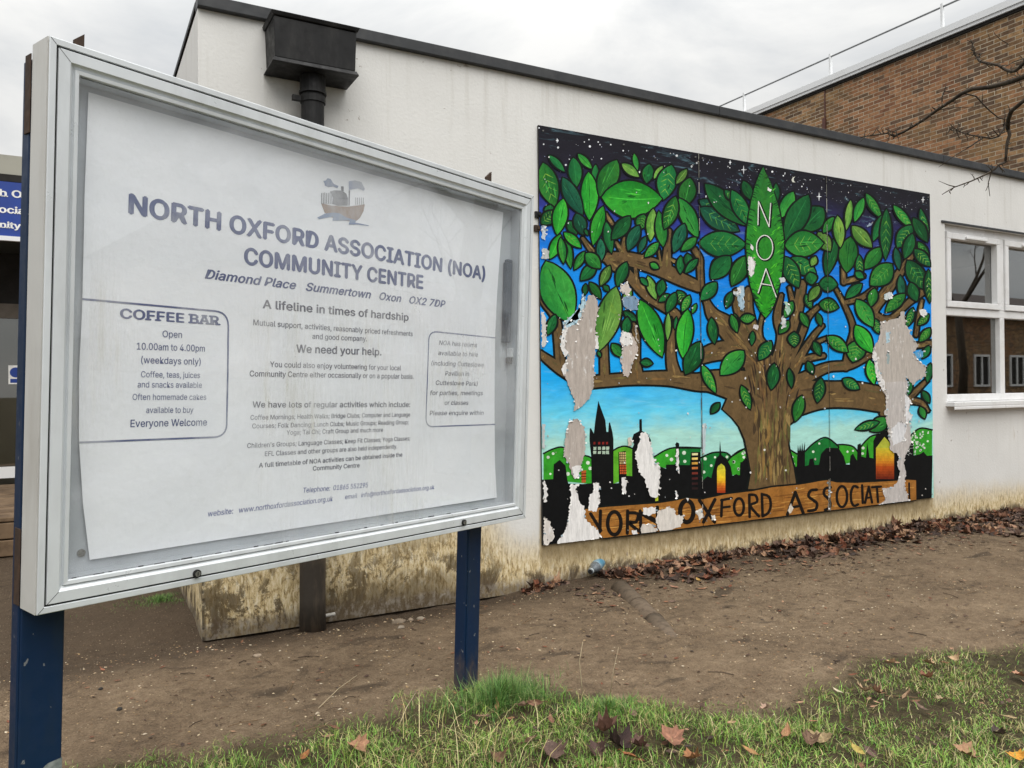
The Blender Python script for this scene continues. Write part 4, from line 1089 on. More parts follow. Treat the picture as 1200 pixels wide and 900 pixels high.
# ---- leaves: (crop, base x, base y, tip x, tip y, width, tone)
TONE = {'d': ((16, 80, 42), (28, 102, 50)), 'm': ((26, 102, 42), (48, 128, 50)), 'b': ((24, 126, 38), (54, 160, 50)), 'y': ((68, 122, 48), (104, 148, 66)), 't': ((14, 72, 54), (30, 94, 66))}
LV = '''A 120 280 185 520 112 m|A 150 240 238 330 42 d|A 283 252 302 412 76 d|A 308 232 385 314 42 m|A 405 290 400 392 40 d|A 366 330 370 592 96 b|A 545 285 640 358 52 y|A 612 230 632 322 34 m|A 695 288 680 392 66 d|A 768 298 718 368 36 y|A 520 266 425 465 110 m|A 815 292 770 482 108 d|A 898 315 838 396 46 y|A 915 362 880 520 95 m
A 436 467 764 476 205 b|A 225 360 335 565 84 t|A 160 508 150 570 60 d|A 110 612 188 540 72 d|A 255 596 300 672 56 d|A 300 555 336 672 72 t|A 230 475 195 672 82 b|A 345 640 362 674 22 d|A 445 515 390 727 72 b|A 460 600 490 772 56 d|A 430 690 430 818 52 t|A 350 770 430 852 72 m|A 590 570 490 697 78 d|A 665 560 640 642 70 m|A 715 528 700 706 62 y|A 770 735 745 540 66 m|A 640 620 578 757 68 t|A 675 680 638 767 38 t|A 745 712 668 792 48 m|A 855 472 957 688 88 m|A 836 463 774 642 78 m|A 885 610 825 767 72 t|A 950 685 866 757 52 m|A 214 668 155 802 62 b|A 232 658 326 741 52 b|A 214 685 230 827 46 m|A 245 690 270 852 48 m|A 346 760 288 860 44 m|A 700 825 746 852 36 m|A 865 785 862 882 46 d|A 900 772 915 850 52 d|A 957 800 888 877 42 d
B -100 345 60 430 74 t|B -95 385 120 512 104 t|B -66 256 160 482 112 d|B 140 240 190 345 58 d|B 40 290 105 355 44 d|B 78 290 175 485 82 d|B -100 575 158 585 138 d|B 70 648 -35 772 100 d|B 152 648 78 808 88 m|B 318 253 320 362 40 d|B 412 298 338 442 76 m|B 574 386 452 512 132 d|B 494 316 366 564 118 d|B 545 518 612 622 76 y|B 364 590 576 578 142 m|B 392 660 535 742 92 d|B 532 648 508 702 42 y|B 368 650 440 818 88 d|B 500 735 512 802 66 d
B 630 436 572 522 52 m|B 650 428 666 602 64 y|B 722 343 698 507 44 y|B 792 332 742 462 52 m|B 804 308 888 442 52 m|B 728 484 837 602 76 y|B 892 425 842 567 52 d|B 915 390 910 668 66 d|B 952 372 1055 497 50 m|B 1098 390 1142 562 46 d|B 1058 440 1136 572 62 d|B 1052 480 972 602 84 d|B 1056 525 1012 662 64 d|B 1085 570 1146 662 46 m|B 1065 610 1152 702 62 d|B 722 543 700 737 104 m|B 642 545 590 757 72 d|B 768 640 776 772 46 d|B 887 600 798 717 78 m|B 965 600 985 722 40 t|B 1028 670 1132 828 98 d|B 990 750 1000 882 46 t|B 1045 790 1080 892 62 d|B 1142 720 1150 900 52 d|B 946 690 828 805 112 m|B 546 795 520 892 52 y
C 88 28 226 366 186 m|C 360 43 276 132 64 d|C 436 53 384 162 52 y|C 305 150 300 212 30 d|C 325 143 386 232 46 m|C 400 160 430 192 30 d|C 526 33 474 167 64 d|C 640 108 686 237 52 y|C 720 128 700 217 52 d|C 755 208 698 247 36 d|C 600 118 640 162 32 d|C 800 188 842 267 62 d|C 790 198 742 307 54 d|C 902 258 880 312 26 m|C 866 213 825 302 46 m|C 510 300 582 352 42 d|C 530 330 520 432 52 d|C 550 183 508 237 46 y|C 445 475 500 547 52 m|C 370 515 386 547 22 d|C 468 166 376 514 132 y|C 598 238 718 547 122 b|C 750 308 746 457 36 y|C 795 328 785 397 22 d|C 922 463 842 642 98 d|C 856 288 828 552 92 b|C 600 574 666 582 42 d|C 140 318 98 427 52 d|C 1012 143 926 240 70 d|C 1062 0 992 118 88 d|C 1166 0 1100 158 92 d|C 1096 193 1065 282 44 d|C 984 333 1002 477 54 d|C 1110 313 1116 412 44 m|C 933 588 1008 742 54 m|C 1028 795 982 852 38 d|C 1160 513 1033 644 104 m
D 30 225 62 322 44 m|D 78 247 160 240 52 m|D 146 314 140 392 34 d|D 246 368 178 472 68 d|D 262 488 245 632 68 d|D 84 608 132 738 52 m|D 342 516 356 622 36 d|D 362 153 318 242 54 m|D 342 258 288 328 50 m|D 370 318 372 400 66 d|D 404 213 446 292 44 m|D 494 216 516 287 34 d|D 475 370 512 447 44 d|D 442 478 472 547 42 d|D 516 568 494 702 62 d|D 412 662 374 804 62 m|D 432 116 462 192 42 d|D 508 68 448 152 52 y|D 505 165 610 187 72 m|D 505 58 604 64 82 d|D 736 58 648 137 54 d|D 700 -5 746 27 40 d|D 806 248 826 327 46 d|D 706 143 797 292 82 m|D 714 366 686 482 104 m|D 700 283 792 432 86 b|D 547 343 660 427 68 m|D 776 468 802 602 58 b|D 632 573 722 627 58 d|D 806 83 784 182 56 m|D 970 113 863 212 64 m|D 1012 188 978 292 44 d|D 1098 223 1038 282 42 m|D 1106 298 1048 372 48 m|D 1102 393 1064 462 38 d|D 1108 488 1090 592 42 d|D 992 578 984 662 42 d|D 1064 638 1102 702 36 d|D 1052 723 1076 787 38 m|D 880 788 782 855 78 m|F 830 160 700 200 44 d'''
leaves = []
for s in LV.replace('\n', '|').split('|'):
    q = s.split(); leaves.append((q[0], *[float(v) for v in q[1:6]], q[6]))
def lens(x1, y1, x2, y2, w, grow, bend, n=14):
    a, c = np.array([x1, y1]), np.array([x2, y2]); d = c-a; L = np.hypot(*d); d /= L; s = np.array([-d[1], d[0]])
    a = a-d*grow; c = c+d*grow; L += 2*grow
    up_, lo, mid = [], [], []
    for i in range(n+1):
        t = i/n; h = (w/2+grow)*math.sin(math.pi*t**.92)**.82 if 0 < t < 1 else 0
        ctr = a+d*L*t+s*bend*math.sin(math.pi*t)
        up_.append(ctr+s*h); lo.append(ctr-s*h); mid.append(ctr)
    return up_, lo, mid
b = MB(); b.step = 2.2e-6; ko = .0035
for idx, (reg, x1, y1, x2, y2, w, tn) in enumerate(leaves):
    k = ko+(idx % 40)*4.5e-5; b.sc = -1; bend = prng.uniform(-.05, .05)*w
    u_, l_, _m = lens(x1, y1, x2, y2, w, 8 if w > 34 else 6, bend)
    b.face(lay([mp_(reg, *p) for p in list(l_)+list(u_[::-1])[1:-1]][::1], k), 0, INK)
    u_, l_, m_ = lens(x1, y1, x2, y2, w-3, -2, bend)
    lo_c, hi_c = TONE[tn]; j = prng.uniform(.82, 1.15)
    cA, cB = srgb(*[c*j for c in lo_c]), srgb(*[min(c*j, 255) for c in hi_c])
    if prng.random() < .5: cA, cB = cB, cA
    cM = tuple((p+q)/2*1.12 for p, q in zip(cA[:3], cB[:3]))+(1,)
    tipg = prng.uniform(.75, 1.3)
    for i in range(len(m_)-1):
        f0 = 1+(tipg-1)*i/(len(m_)-1); f1_ = 1+(tipg-1)*(i+1)/(len(m_)-1); S = lambda c, f: tuple(v*f for v in c[:3])+(1,)
        qa = lay([mp_(reg, *p) for p in (m_[i], m_[i+1], u_[i+1], u_[i])], k+1.2e-5)
        b.face(qa, 0, [S(cM, f0), S(cM, f1_), S(cA, f1_), S(cA, f0)])
        qb = lay([mp_(reg, *p) for p in (l_[i], l_[i+1], m_[i+1], m_[i])], k+1.2e-5)
        b.face(qb, 0, [S(cB, f0), S(cB, f1_), S(cM, f1_), S(cM, f0)])
    if w > 40:      # brushed highlights and a midrib
        a, c = np.array([x1, y1]), np.array([x2, y2]); d = c-a; nrm = np.array([-d[1], d[0]])/np.hypot(*d)
        light = srgb(*[min(255, v*1.13+8) for v in hi_c]); deep = srgb(*[v*.72 for v in lo_c])
        kk = k+1.8e-5
        stroke(b, reg, [(*(a+d*.12), 2), (*(a+d*.5+nrm*bend), max(2.5, w*.035)), (*(a+d*.9), 1.5)], kk, light if prng.random() < .6 else deep)
        if prng.random() < (.45 if reg in 'BD' else .15):      # painted veins
            vc = srgb(120, 170, 70) if prng.random() < .6 else srgb(92, 150, 62)
            for tt in (.25, .4, .55, .7):
                for sgn in (-1, 1):
                    p0 = a+d*tt+nrm*bend*math.sin(math.pi*tt); p1 = a+d*(tt+.13)+nrm*sgn*w*.33*math.sin(math.pi*(tt+.1)); stroke(b, reg, [(*p0, 3.2), (*((p0+p1)/2), 3), (*p1, 1)], kk, vc)
        for _ in range(int(w/14)):
            t0 = prng.uniform(.15, .65); o = prng.uniform(-.3, .3)*w; ln = prng.uniform(.12, .28)
            q0 = a+d*t0+nrm*o; q1 = a+d*(t0+ln)+nrm*o*.72
            stroke(b, reg, [(*q0, 1), (*((q0+q1)/2), prng.uniform(3, w*.07+2)), (*q1, 1)], kk, prng.choice([light, deep, S(cM, 1.15), S(cM, .9)]))
kx = ko+40*4.5e-5
# the tall middle leaf that carries the letters
noa = [(248,165),(262,200),(285,245),(308,310),(332,390),(350,480),(360,570),(356,660),(347,750),(330,830),(310,900),(290,945),(261,980),(232,945),(212,905),(196,860),(178,800),(166,730),(160,650),(156,590),(160,510),(170,430),(184,350),(204,270),(228,205)]
ctr = np.array([258, 570.])
poly(b, 'B', [tuple(ctr+(np.array(p)-ctr)*np.array([1.09, 1.018])) for p in noa], kx, INK)
n_ = len(noa)
def noac(p): 
    t = (p[1]-165)/815; return tuple(np.array(srgb(42, 112, 50))*(1-t)+np.array(srgb(46, 156, 36))*t)
for i in range(n_):
    p, q = noa[i], noa[(i+1) % n_]; m0, m1 = (258, min(max(p[1], 190), 950)), (258, min(max(q[1], 190), 950))
    P = lay([mp_('B', *v) for v in (p, q, m1, m0)], kx+1.5e-5)
    b.face(P, 0, [noac(p), noac(q), tuple(v*.85 for v in noac(m1)[:3])+(1,), tuple(v*.85 for v in noac(m0)[:3])+(1,)])
for i in range(150):        # serrated dark hatching along its rim
    q = noa[i % n_]; q2 = noa[(i+1) % n_]; t = prng.random(); x, y = q[0]+(q2[0]-q[0])*t, q[1]+(q2[1]-q[1])*t; s = 1 if x < 258 else -1
    if not 200 < y < 955: continue
    L = prng.uniform(8, 30); stroke(b, 'B', [(x, y, 6), (x+s*L*.6, y+L*.2, 4), (x+s*L, y+L*.45, 1)], kx+2.2e-5, prng.choice([srgb(22, 70, 30), srgb(16, 50, 26), srgb(30, 92, 36)]))
for _ in range(90):
    y = prng.uniform(280, 920); s = prng.choice((-1, 1)); x = 258+s*prng.uniform(20, 85)*(1-abs(y-600)/520); 
    stroke(b, 'B', [(x, y, 1), (x+s*prng.uniform(6, 16), y-prng.uniform(5, 14), 5), (x+s*22, y-20, 1)], kx+2.5e-5, prng.choice([srgb(25, 92, 30), srgb(80, 190, 50), srgb(30, 120, 36)]))
b.build('painted_leaves', M['leaf_paint'], mural)
# hand painted N O A
b = MB(); kl = kx+.00055
L_ = [[(219,478),(222,352)], [(222,352),(279,488)], [(279,488),(288,362)], [(220,846),(262,716)], [(262,716),(318,868)], [(234,796),(296,806)]]
O_ = [(255+44*math.cos(a), 601+66*math.sin(a)) for a in np.linspace(0, 2*math.pi, 21)]
for q in L_+[O_]: stroke(b, 'B', [(x+5, y+3, 13) for x, y in q], kl, INK, n=2)
for q in L_+[O_]: stroke(b, 'B', [(x, y, 5) for x, y in q], kl+2e-5, srgb(226, 226, 220), n=2)
b.build('painted_letters', M['paint'], mural)

# ---- plank banner with its lettering
kb_ = kx+.0001
b = MB()
ban = [(300,630),(420,618),(560,608),(700,598),(790,584),(850,571),(935,578),(1050,552),(1210,532)]
top = [('E', p) for p in ban]+[('F', p) for p in [(250,512),(380,500),(450,490),(500,480),(545,474),(600,486),(700,489),(800,484),(905,478),(985,471),(1028,474)]]
bot = [('F', p) for p in [(1030,597),(980,607),(800,627),(640,642),(545,656),(400,668),(200,692),(60,708)]]+[('E', p) for p in [(1000,735),(900,746),(700,768),(560,778),(400,787),(345,735),(300,690)]]
P = [mp_(r_, *p) for r_, p in top]+[mp_(r_, *p) for r_, p in bot]
cx, cz = sum(p[0] for p in P)/len(P), sum(p[1] for p in P)/len(P)
b.face(lay([(x, z+(.012 if z > np.interp(x, [0, 3.66], [.36, .40]) else -.008)) for x, z in P][::-1], kb_), 0, INK)
b.face(lay(P[::-1], kb_+2e-5), 0, srgb(150, 100, 45))
for _ in range(110):
    x = prng.uniform(310, 1180) ; y = np.interp(x, [300, 1200], [670, 640])+prng.uniform(-35, 75)
    if y > np.interp(x, [400, 1200], [775, 700]): continue
    stroke(b, 'E', [(x, y, 2), (x+40, y-4+prng.uniform(-4, 4), prng.uniform(3, 8)), (x+prng.uniform(60, 120), y-9, 2)], kb_+3e-5, prng.choice([srgb(175, 122, 58), srgb(110, 68, 30), srgb(130, 84, 38), srgb(188, 138, 70)]))
for _ in range(90):
    x = prng.uniform(140, 960); y = np.interp(x, [100, 1000], [600, 540])+prng.uniform(-60, 70)
    if y > np.interp(x, [0, 1000], [690, 590]) or y < np.interp(x, [100, 450, 550, 1000], [535, 505, 492, 490]): continue
    stroke(b, 'F', [(x, y, 2), (x+30, y-3+prng.uniform(-4, 4), prng.uniform(3, 8)), (x+prng.uniform(40, 90), y-7, 2)], kb_+3e-5, prng.choice([srgb(175, 122, 58), srgb(110, 68, 30), srgb(130, 84, 38), srgb(188, 138, 70)]))
b.build('painted_banner', M['paint'], mural)
b = MB(); kc = kb_+.00055
def ell(cx, cy, rx, ry, a0=0, a1=360): return [(cx+rx*math.cos(R(a)), cy-ry*math.sin(R(a))) for a in np.linspace(a0, a1, 19)]
LB = [('E', [(330,655),(385,745)], 18), ('E', [(383,640),(380,752)], 18), ('E', ell(458,706,36,62), 20), ('E', [(530,640),(528,760)], 18), ('E', [(530,650),(585,655),(575,700),(535,702),(600,755)], 18), ('E', [(598,640),(602,750)], 18),
      ('E', [(612,655),(690,700)], 26), ('E', [(690,620),(696,735)], 20),
      ('E', ell(850,642,36,58), 24), ('E', [(918,582),(1000,700)], 18), ('E', [(1002,578),(940,700)], 18), ('E', [(1040,580),(1036,668)], 15), ('E', [(1036,582),(1092,570)], 14), ('E', [(1038,622),(1082,616)], 13), ('E', ell(1132,618,26,46), 15),
      ('F', [(126,552),(128,672)], 15), ('F', [(126,552),(160,556),(168,590),(132,612),(178,668)], 15), ('F', [(194,548),(198,668)], 15), ('F', [(194,550),(232,562),(242,610),(228,650),(198,668)], 15),
      ('F', [(375,538),(332,660)], 17), ('F', [(375,538),(418,652)], 17), ('F', [(345,622),(404,612)], 14), ('F', [(490,525),(458,530),(446,560),(470,580),(492,600),(484,632),(445,640)], 16), ('F', [(566,512),(536,520),(530,550),(552,572),(564,598),(560,622),(536,634)], 15),
      ('F', ell(627,562,28,56), 14), ('F', [(712,512),(690,506),(676,540),(678,588),(692,612),(714,604)], 14), ('F', [(736,502),(740,596)], 14), ('F', [(772,508),(752,596)], 13), ('F', [(772,508),(790,594)], 13), ('F', [(758,570),(786,566)], 11), ('F', [(790,512),(838,508)], 13), ('F', [(816,512),(822,592)], 13), ('F', [(990,490),(992,590)], 10)]
for reg, q, w in LB: stroke(b, reg, [(x, y, w) for x, y in q], kc, srgb(24, 20, 17), n=3)
b.build('banner_letters', M['paint'], mural)

# ---- where the paint has come away: bare board and white primer
b = MB(); kq = kc+.0006
GRY, WH, LBL = srgb(178, 168, 160), srgb(226, 224, 222), srgb(176, 205, 218)
poly(b, 'C', [(285,205),(300,250),(275,340),(200,350),(180,400),(168,470),(178,515),(205,545),(230,570),(255,400)], kq-4e-5, LBL, 5)
poly(b, 'C', [(262,290),(290,203),(306,250),(290,335),(250,385),(200,392),(180,362)], kq-5e-5, LBL, 4)
poly(b, 'C', [(352,420),(372,450),(372,500),(348,505)], kq-4e-5, WH, 3)
poly(b, 'C', [(320,208),(352,214),(372,262),(366,320),(352,430),(356,500),(347,600),(347,700),(322,772),(272,822),(240,838),(246,790),(216,722),(190,655),(174,610),(196,570),(208,530),(188,500),(180,470),(190,420),(205,388),(252,368),(278,322),(302,262)], kq, GRY, 4)
poly(b, 'C', [(178,405),(205,385),(196,440),(190,490),(210,520),(192,545),(172,500),(168,460)], kq+2e-5, WH, 4)
poly(b, 'C', [(180,590),(200,575),(196,640),(184,640),(172,612)], kq+2e-5, WH, 3)
poly(b, 'C', [(488,160),(528,140),(552,188),(520,216),(492,195)], kq, srgb(205, 195, 188), 5)
poly(b, 'C', [(505,225),(560,215),(588,230),(585,295),(530,290),(505,260)], kq-3e-5, srgb(125, 150, 175), 5)
poly(b, 'C', [(500,405),(545,420),(582,470),(586,512),(562,562),(546,622),(530,655),(508,650),(500,592),(490,560),(505,500),(488,455)], kq, srgb(190, 178, 170), 4)
poly(b, 'C', [(500,405),(545,420),(560,470),(520,490),(490,465)], kq+2e-5, WH, 4)
poly(b, 'C', [(62,300),(88,330),(90,400),(90,480),(66,498)], kq, srgb(205, 202, 198), 4)
poly(b, 'C', [(570,370),(580,440),(590,470),(572,450)], kq, srgb(200, 190, 180), 3)
poly(b, 'A', [(110,620),(130,625),(132,700),(112,690)], kq, srgb(190, 200, 210), 4); poly(b, 'A', [(115,735),(150,760),(150,800),(112,800)], kq, srgb(185, 190, 190), 5)
poly(b, 'B', [(165,655),(185,650),(206,690),(196,745),(180,765),(166,720)], kq, WH, 3); poly(b, 'B', [(272,275),(292,288),(286,300),(270,292)], kq, WH, 2); poly(b, 'B', [(178,580),(196,600),(190,618),(180,605)], kq, WH, 2)
poly(b, 'B', [(900,850),(930,840),(942,860),(920,885),(902,878)], kq, srgb(195, 205, 205), 4); poly(b, 'B', [(806,478),(838,465),(830,486),(808,490)], kq, srgb(150, 165, 185), 4)
poly(b, 'D', [(60,75),(95,70),(100,150),(92,210),(70,180)], kq-2e-5, srgb(165, 190, 205), 6); poly(b, 'D', [(62,80),(80,78),(84,110),(70,118)], kq, WH, 4)
poly(b, 'D', [(300,240),(322,250),(325,290),(305,300)], kq, srgb(200, 205, 205), 4); poly(b, 'D', [(150,280),(175,285),(170,310),(148,300)], kq, srgb(205, 200, 200), 4); poly(b, 'D', [(318,150),(345,165),(352,205),(335,230),(322,200)], kq-1e-5, srgb(165, 200, 180), 4)
for (x, y) in ((285,30),(40,100),(870,110)): poly(b, 'D', [(x,y),(x+28,y-8),(x+36,y+14),(x+10,y+26)], kq, srgb(200, 205, 208), 5)
poly(b, 'D', [(1045,200),(1075,195),(1090,225),(1060,235)], kq, WH, 4)
poly(b, 'D', [(835,262),(870,258),(900,250),(930,245),(950,210),(965,205),(968,270),(1000,332),(1042,392),(1012,432),(1040,470),(1078,500),(1078,560),(1040,582),(1010,602),(975,562),(986,612),(972,650),(1002,692),(986,740),(1006,782),(972,812),(985,900),(880,900),(862,762),(866,700),(860,652),(838,600),(818,560),(812,500),(793,430),(800,400),(830,342)], kq, srgb(184, 176, 168), 5)
poly(b, 'D', [(795,405),(812,440),(825,520),(860,600),(850,640),(830,600),(812,560),(806,500),(790,440)], kq+2e-5, WH, 4)
poly(b, 'D', [(970,655),(1000,690),(985,742),(1006,782),(975,812),(968,740)], kq+2e-5, srgb(222, 222, 224), 4)
poly(b, 'D', [(862,320),(880,320),(885,370),(866,380)], kq+3e-5, LBL, 3); poly(b, 'D', [(870,420),(884,420),(882,490),(870,490)], kq+3e-5, srgb(150, 165, 165), 3)
poly(b, 'D', [(1015,430),(1070,420),(1065,455),(1020,465)], kq-3e-5, srgb(90, 160, 205), 4)
poly(b, 'F', [(866,-60),(985,-60),(968,100),(990,150),(1002,270),(976,325),(962,382),(972,442),(966,500),(992,602),(925,612),(818,612),(862,580),(842,520),(905,508),(930,470),(942,420),(922,392),(937,342),(890,312),(880,250),(892,190),(868,120)], kq+1e-5, srgb(190, 184, 180), 4)
poly(b, 'F', [(890,200),(935,160),(975,160),(965,260),(900,290)], kq+2e-5, srgb(214, 214, 216), 5)
poly(b, 'E', [(214,150),(260,145),(296,190),(302,270),(296,342),(280,392),(262,450),(245,466),(228,440),(214,390),(184,342),(190,270),(200,200)], kq, GRY, 4)
poly(b, 'E', [(230,400),(262,392),(282,400),(262,450),(245,466),(232,445)], kq+2e-5, WH, 3)
poly(b, 'E', [(66,170),(84,170),(82,300),(66,300)], kq, srgb(190, 195, 195), 4); poly(b, 'E', [(930,170),(955,165),(950,330),(932,335)], kq, srgb(185, 200, 205), 4)
poly(b, 'E', [(530,245),(552,240),(552,285),(532,290)], kq, srgb(205, 195, 180), 4)
poly(b, 'E', [(215,500),(258,494),(250,530),(268,590),(300,622),(292,680),(345,722),(388,772),(365,802),(262,812),(190,832),(148,822),(165,780),(205,722),(212,650),(222,560)], kq, WH, 6)
poly(b, 'E', [(346,488),(371,490),(380,592),(360,642),(318,636),(322,560),(344,530)], kq, WH, 5)
poly(b, 'E', [(598,222),(625,212),(642,225),(660,300),(672,370),(706,400),(702,470),(690,570),(655,562),(622,472),(590,422),(568,342),(590,270)], kq, WH, 5)
poly(b, 'E', [(74,470),(98,515),(92,592),(74,590)], kq, WH, 6); poly(b, 'E', [(76,665),(110,700),(132,780),(102,826),(74,822)], kq, srgb(214, 208, 200), 6)
poly(b, 'E', [(498,458),(512,455),(525,490),(520,545),(500,540),(496,490)], kq, WH, 4); poly(b, 'E', [(793,305),(804,303),(808,440),(794,420)], kq, WH, 3); poly(b, 'E', [(792,530),(804,562),(788,575)], kq, WH, 3)
poly(b, 'E', [(612,625),(680,620),(682,650),(642,666),(614,656)], kq, WH, 4); poly(b, 'E', [(692,640),(740,622),(782,624),(792,660),(832,670),(816,722),(762,748),(718,762),(690,730),(682,690)], kq, srgb(214, 208, 200), 5)
poly(b, 'E', [(610,715),(652,705),(692,742),(652,770),(600,762)], kq, srgb(205, 198, 188), 5); poly(b, 'E', [(895,640),(930,625),(942,672),(918,692)], kq, srgb(215, 210, 200), 4); poly(b, 'E', [(552,745),(580,742),(586,770),(555,768)], kq, WH, 4); poly(b, 'E', [(980,665),(1000,660),(1005,685),(985,690)], kq, srgb(215, 210, 200), 3); poly(b, 'E', [(845,570),(862,572),(855,588)], kq, WH, 2)
poly(b, 'F', [(330,640),(350,600),(365,625),(350,655)], kq, srgb(205, 195, 180), 3); poly(b, 'F', [(552,470),(562,470),(560,640),(553,640)], kq, srgb(120, 110, 95), 3)
# many small chips
for _ in range(150):
    reg = prng.choice('ACCDDEF'); x, y = prng.uniform(70, 1100), prng.uniform(200 if reg == 'A' else 60, 700); r = prng.choice((2, 2.5, 3, 4, 5))
    if reg in 'EF' and y > 600: continue
    poly(b, reg, [(x+r*math.cos(a)*prng.uniform(.6, 1.3), y-r*math.sin(a)*prng.uniform(.7, 1.7)) for a in np.linspace(0, 2*math.pi, 7)[:-1]], kq+4e-5, prng.choice([WH, srgb(190, 195, 198), GRY]))
b.build('peeled_patches', M['peel'], mural)
# stiff flakes of paint curling off along the torn edges
b = MB(); fr2 = random.Random(8)
for reg, pts, c0 in PATCHES:
    n = len(pts)
    for i in range(n):
        a, c = np.array(pts[i], float), np.array(pts[(i+1) % n], float); d = c-a; L = np.hypot(*d)
        if L < 4 or fr2.random() > .18: continue
        s = np.array([-d[1], d[0]])/L; w = fr2.uniform(5, 18)
        base_ = [mp_(reg, *a), mp_(reg, *c)]; sg = fr2.choice((-1, 1))
        t1 = mp_(reg, *(c+s*w*.55*sg+d*fr2.uniform(-.2, .2))); t0 = mp_(reg, *(a+s*w*.55*sg+d*fr2.uniform(-.2, .2)))
        h = fr2.uniform(.003, .009); y0 = MY-kq-.0002
        cc = fr2.choice([srgb(228, 226, 222), srgb(205, 202, 198), srgb(228, 226, 222), srgb(150, 170, 180)])
        b.face([(base_[0][0], y0, base_[0][1]), (base_[1][0], y0, base_[1][1]), (t1[0], y0-h, t1[1]), (t0[0], y0-h*fr2.uniform(.5, 1), t0[1])], 0, cc)
fl = b.build('curled_paint', M['peel'], mural); fl['kind'] = 'stuff'
b = MB(); jr = random.Random(2)
for xj in (1.22, 2.44):
    z = MZ0+.001
    while z < MZ1-.002:
        h = min(jr.uniform(.02, .12), MZ1-.001-z); yj = MY-kq-.0004
        b.face([(xj-.0018, yj, z), (xj+.0018, yj, z), (xj+.0018, yj, z+h), (xj-.0018, yj, z+h)], 0, BLK)
        if jr.random() < .7: w = jr.uniform(.0015, .0045); b.face([(xj-.0022-w, yj, z), (xj-.0022, yj, z), (xj-.0022, yj, z+h*.9), (xj-.0022-w, yj, z+h*.9)], 0, jr.choice([srgb(150, 150, 140), srgb(96, 92, 84), srgb(190, 188, 180)]))
        z += h
b.build('board_joint', M['peel'], mural)
# fixing screws along the edges
b = MB()
for i in range(3):
    for x in (.03, .61, 1.19):
        for z in (MZ0+.03, (MZ0+MZ1)/2, MZ1-.03): b.tube([(1.22*i+x, MY, z), (1.22*i+x, MY-kq+MY*.0-.0012, z)], .0045, 8)
b.build('screw_heads', worn('dull_screw_heads', (.18, .18, .17), None, 90, .5), mural)
# small conduit clips on the wall beside the mural
for u, v, c in ((631, 252, 'black'), (630, 268, 'brown')):
    p = wall_at(u, v); o = MB(); o.box(p.x-.028, p.x+.012, -.016, -.0005, p.z-.018, p.z+.018); o.box(p.x-.012, p.x+.004, -.024, -.0165, p.z-.008, p.z+.008)
    cl = o.build('wall_clip', M['black_plastic'] if c == 'black' else M['rust'], None, bevel=.002); tag(cl, 'small %s clip on the wall at the left edge of the mural, %s one' % (c, 'upper' if c == 'black' else 'lower'), 'clip', 'wall clips beside the mural')
# ================================================================ loose things on the ground
def leaf_outline(kind, r):
    if kind == 'maple':
        pts = [(0,-.52),(.20,-.42),(.44,-.46),(.50,-.22),(.80,-.04),(.62,.16),(.62,.44),(.42,.42),(.28,.64),(.02,.96),(-.24,.62),(-.40,.44),(-.60,.42),(-.60,.14),(-.78,-.08),(-.48,-.22),(-.42,-.48),(-.18,-.42)]
    else:
        pts = [(0,-.8),(.22,-.5),(.36,-.1),(.32,.3),(.12,.75),(0,.95),(-.14,.72),(-.34,.28),(-.36,-.1),(-.2,-.5)]
    return [(x*r.uniform(.88, 1.12), y*r.uniform(.9, 1.1)) for x, y in pts]
def leaf_mesh(b, c, size, kind, r, curl, yaw, tilt, col, two=True):
    out = leaf_outline(kind, r)
    ca, sa = math.cos(yaw), math.sin(yaw); ax = Vector((math.cos(yaw+r.uniform(-1, 1)), math.sin(yaw+r.uniform(-1, 1)), 0)); rot = Matrix.Rotation(tilt, 3, ax)
    cx, cy = curl, r.uniform(.2, .8)*curl; tw = r.uniform(-.5, .5)*curl
    def P(x, y):
        z = cx*x*x+cy*y*y*.6+tw*x*y + r.uniform(-.03, .03)*curl
        v = rot @ Vector((x*size, y*size, z*size)); return (c[0]+v.x*ca-v.y*sa, c[1]+v.x*sa+v.y*ca, c[2]+v.z)
    n = len(out); ringo = [P(*p) for p in out]; mid = [P(x*.5, y*.5) for x, y in out]; ce = P(0, 0)
    i0 = len(b.v); b.v += ringo+mid+[ce]
    C0 = lambda f: tuple(min(v*f, 1) for v in col[:3])+(1,)
    for i in range(n):
        j = (i+1) % n; f = r.uniform(.8, 1.2)
        b.f.append((i0+i, i0+j, i0+n+j, i0+n+i)); b.m.append(0); b.c.append(C0(f))
        b.f.append((i0+n+i, i0+n+j, i0+2*n)); b.m.append(0); b.c.append(C0(f*1.06))
def leafmat(name):
    k = NT(name, .7, .25)
    f = k.ramp(k.noise((1, 1, 1), 90, 5, .7), [(.3, .7), (.7, 1.3)])
    k.color(k.mix(1.0, k.attr(), f, 'MULTIPLY')); k.bump(k.noise((1, 1, 1), 140, 3, .6), .002, .5); return k.mat
M['leaf'] = leafmat('dead_leaf')
r = random.Random(3)
BROWNS = [srgb(150, 118, 92), srgb(60, 50, 44), srgb(104, 72, 54), srgb(84, 60, 48), srgb(124, 86, 64), srgb(70, 52, 43), srgb(136, 104, 82), srgb(58, 45, 39), srgb(96, 76, 64), srgb(110, 66, 47), srgb(78, 62, 54), srgb(64, 50, 42)]
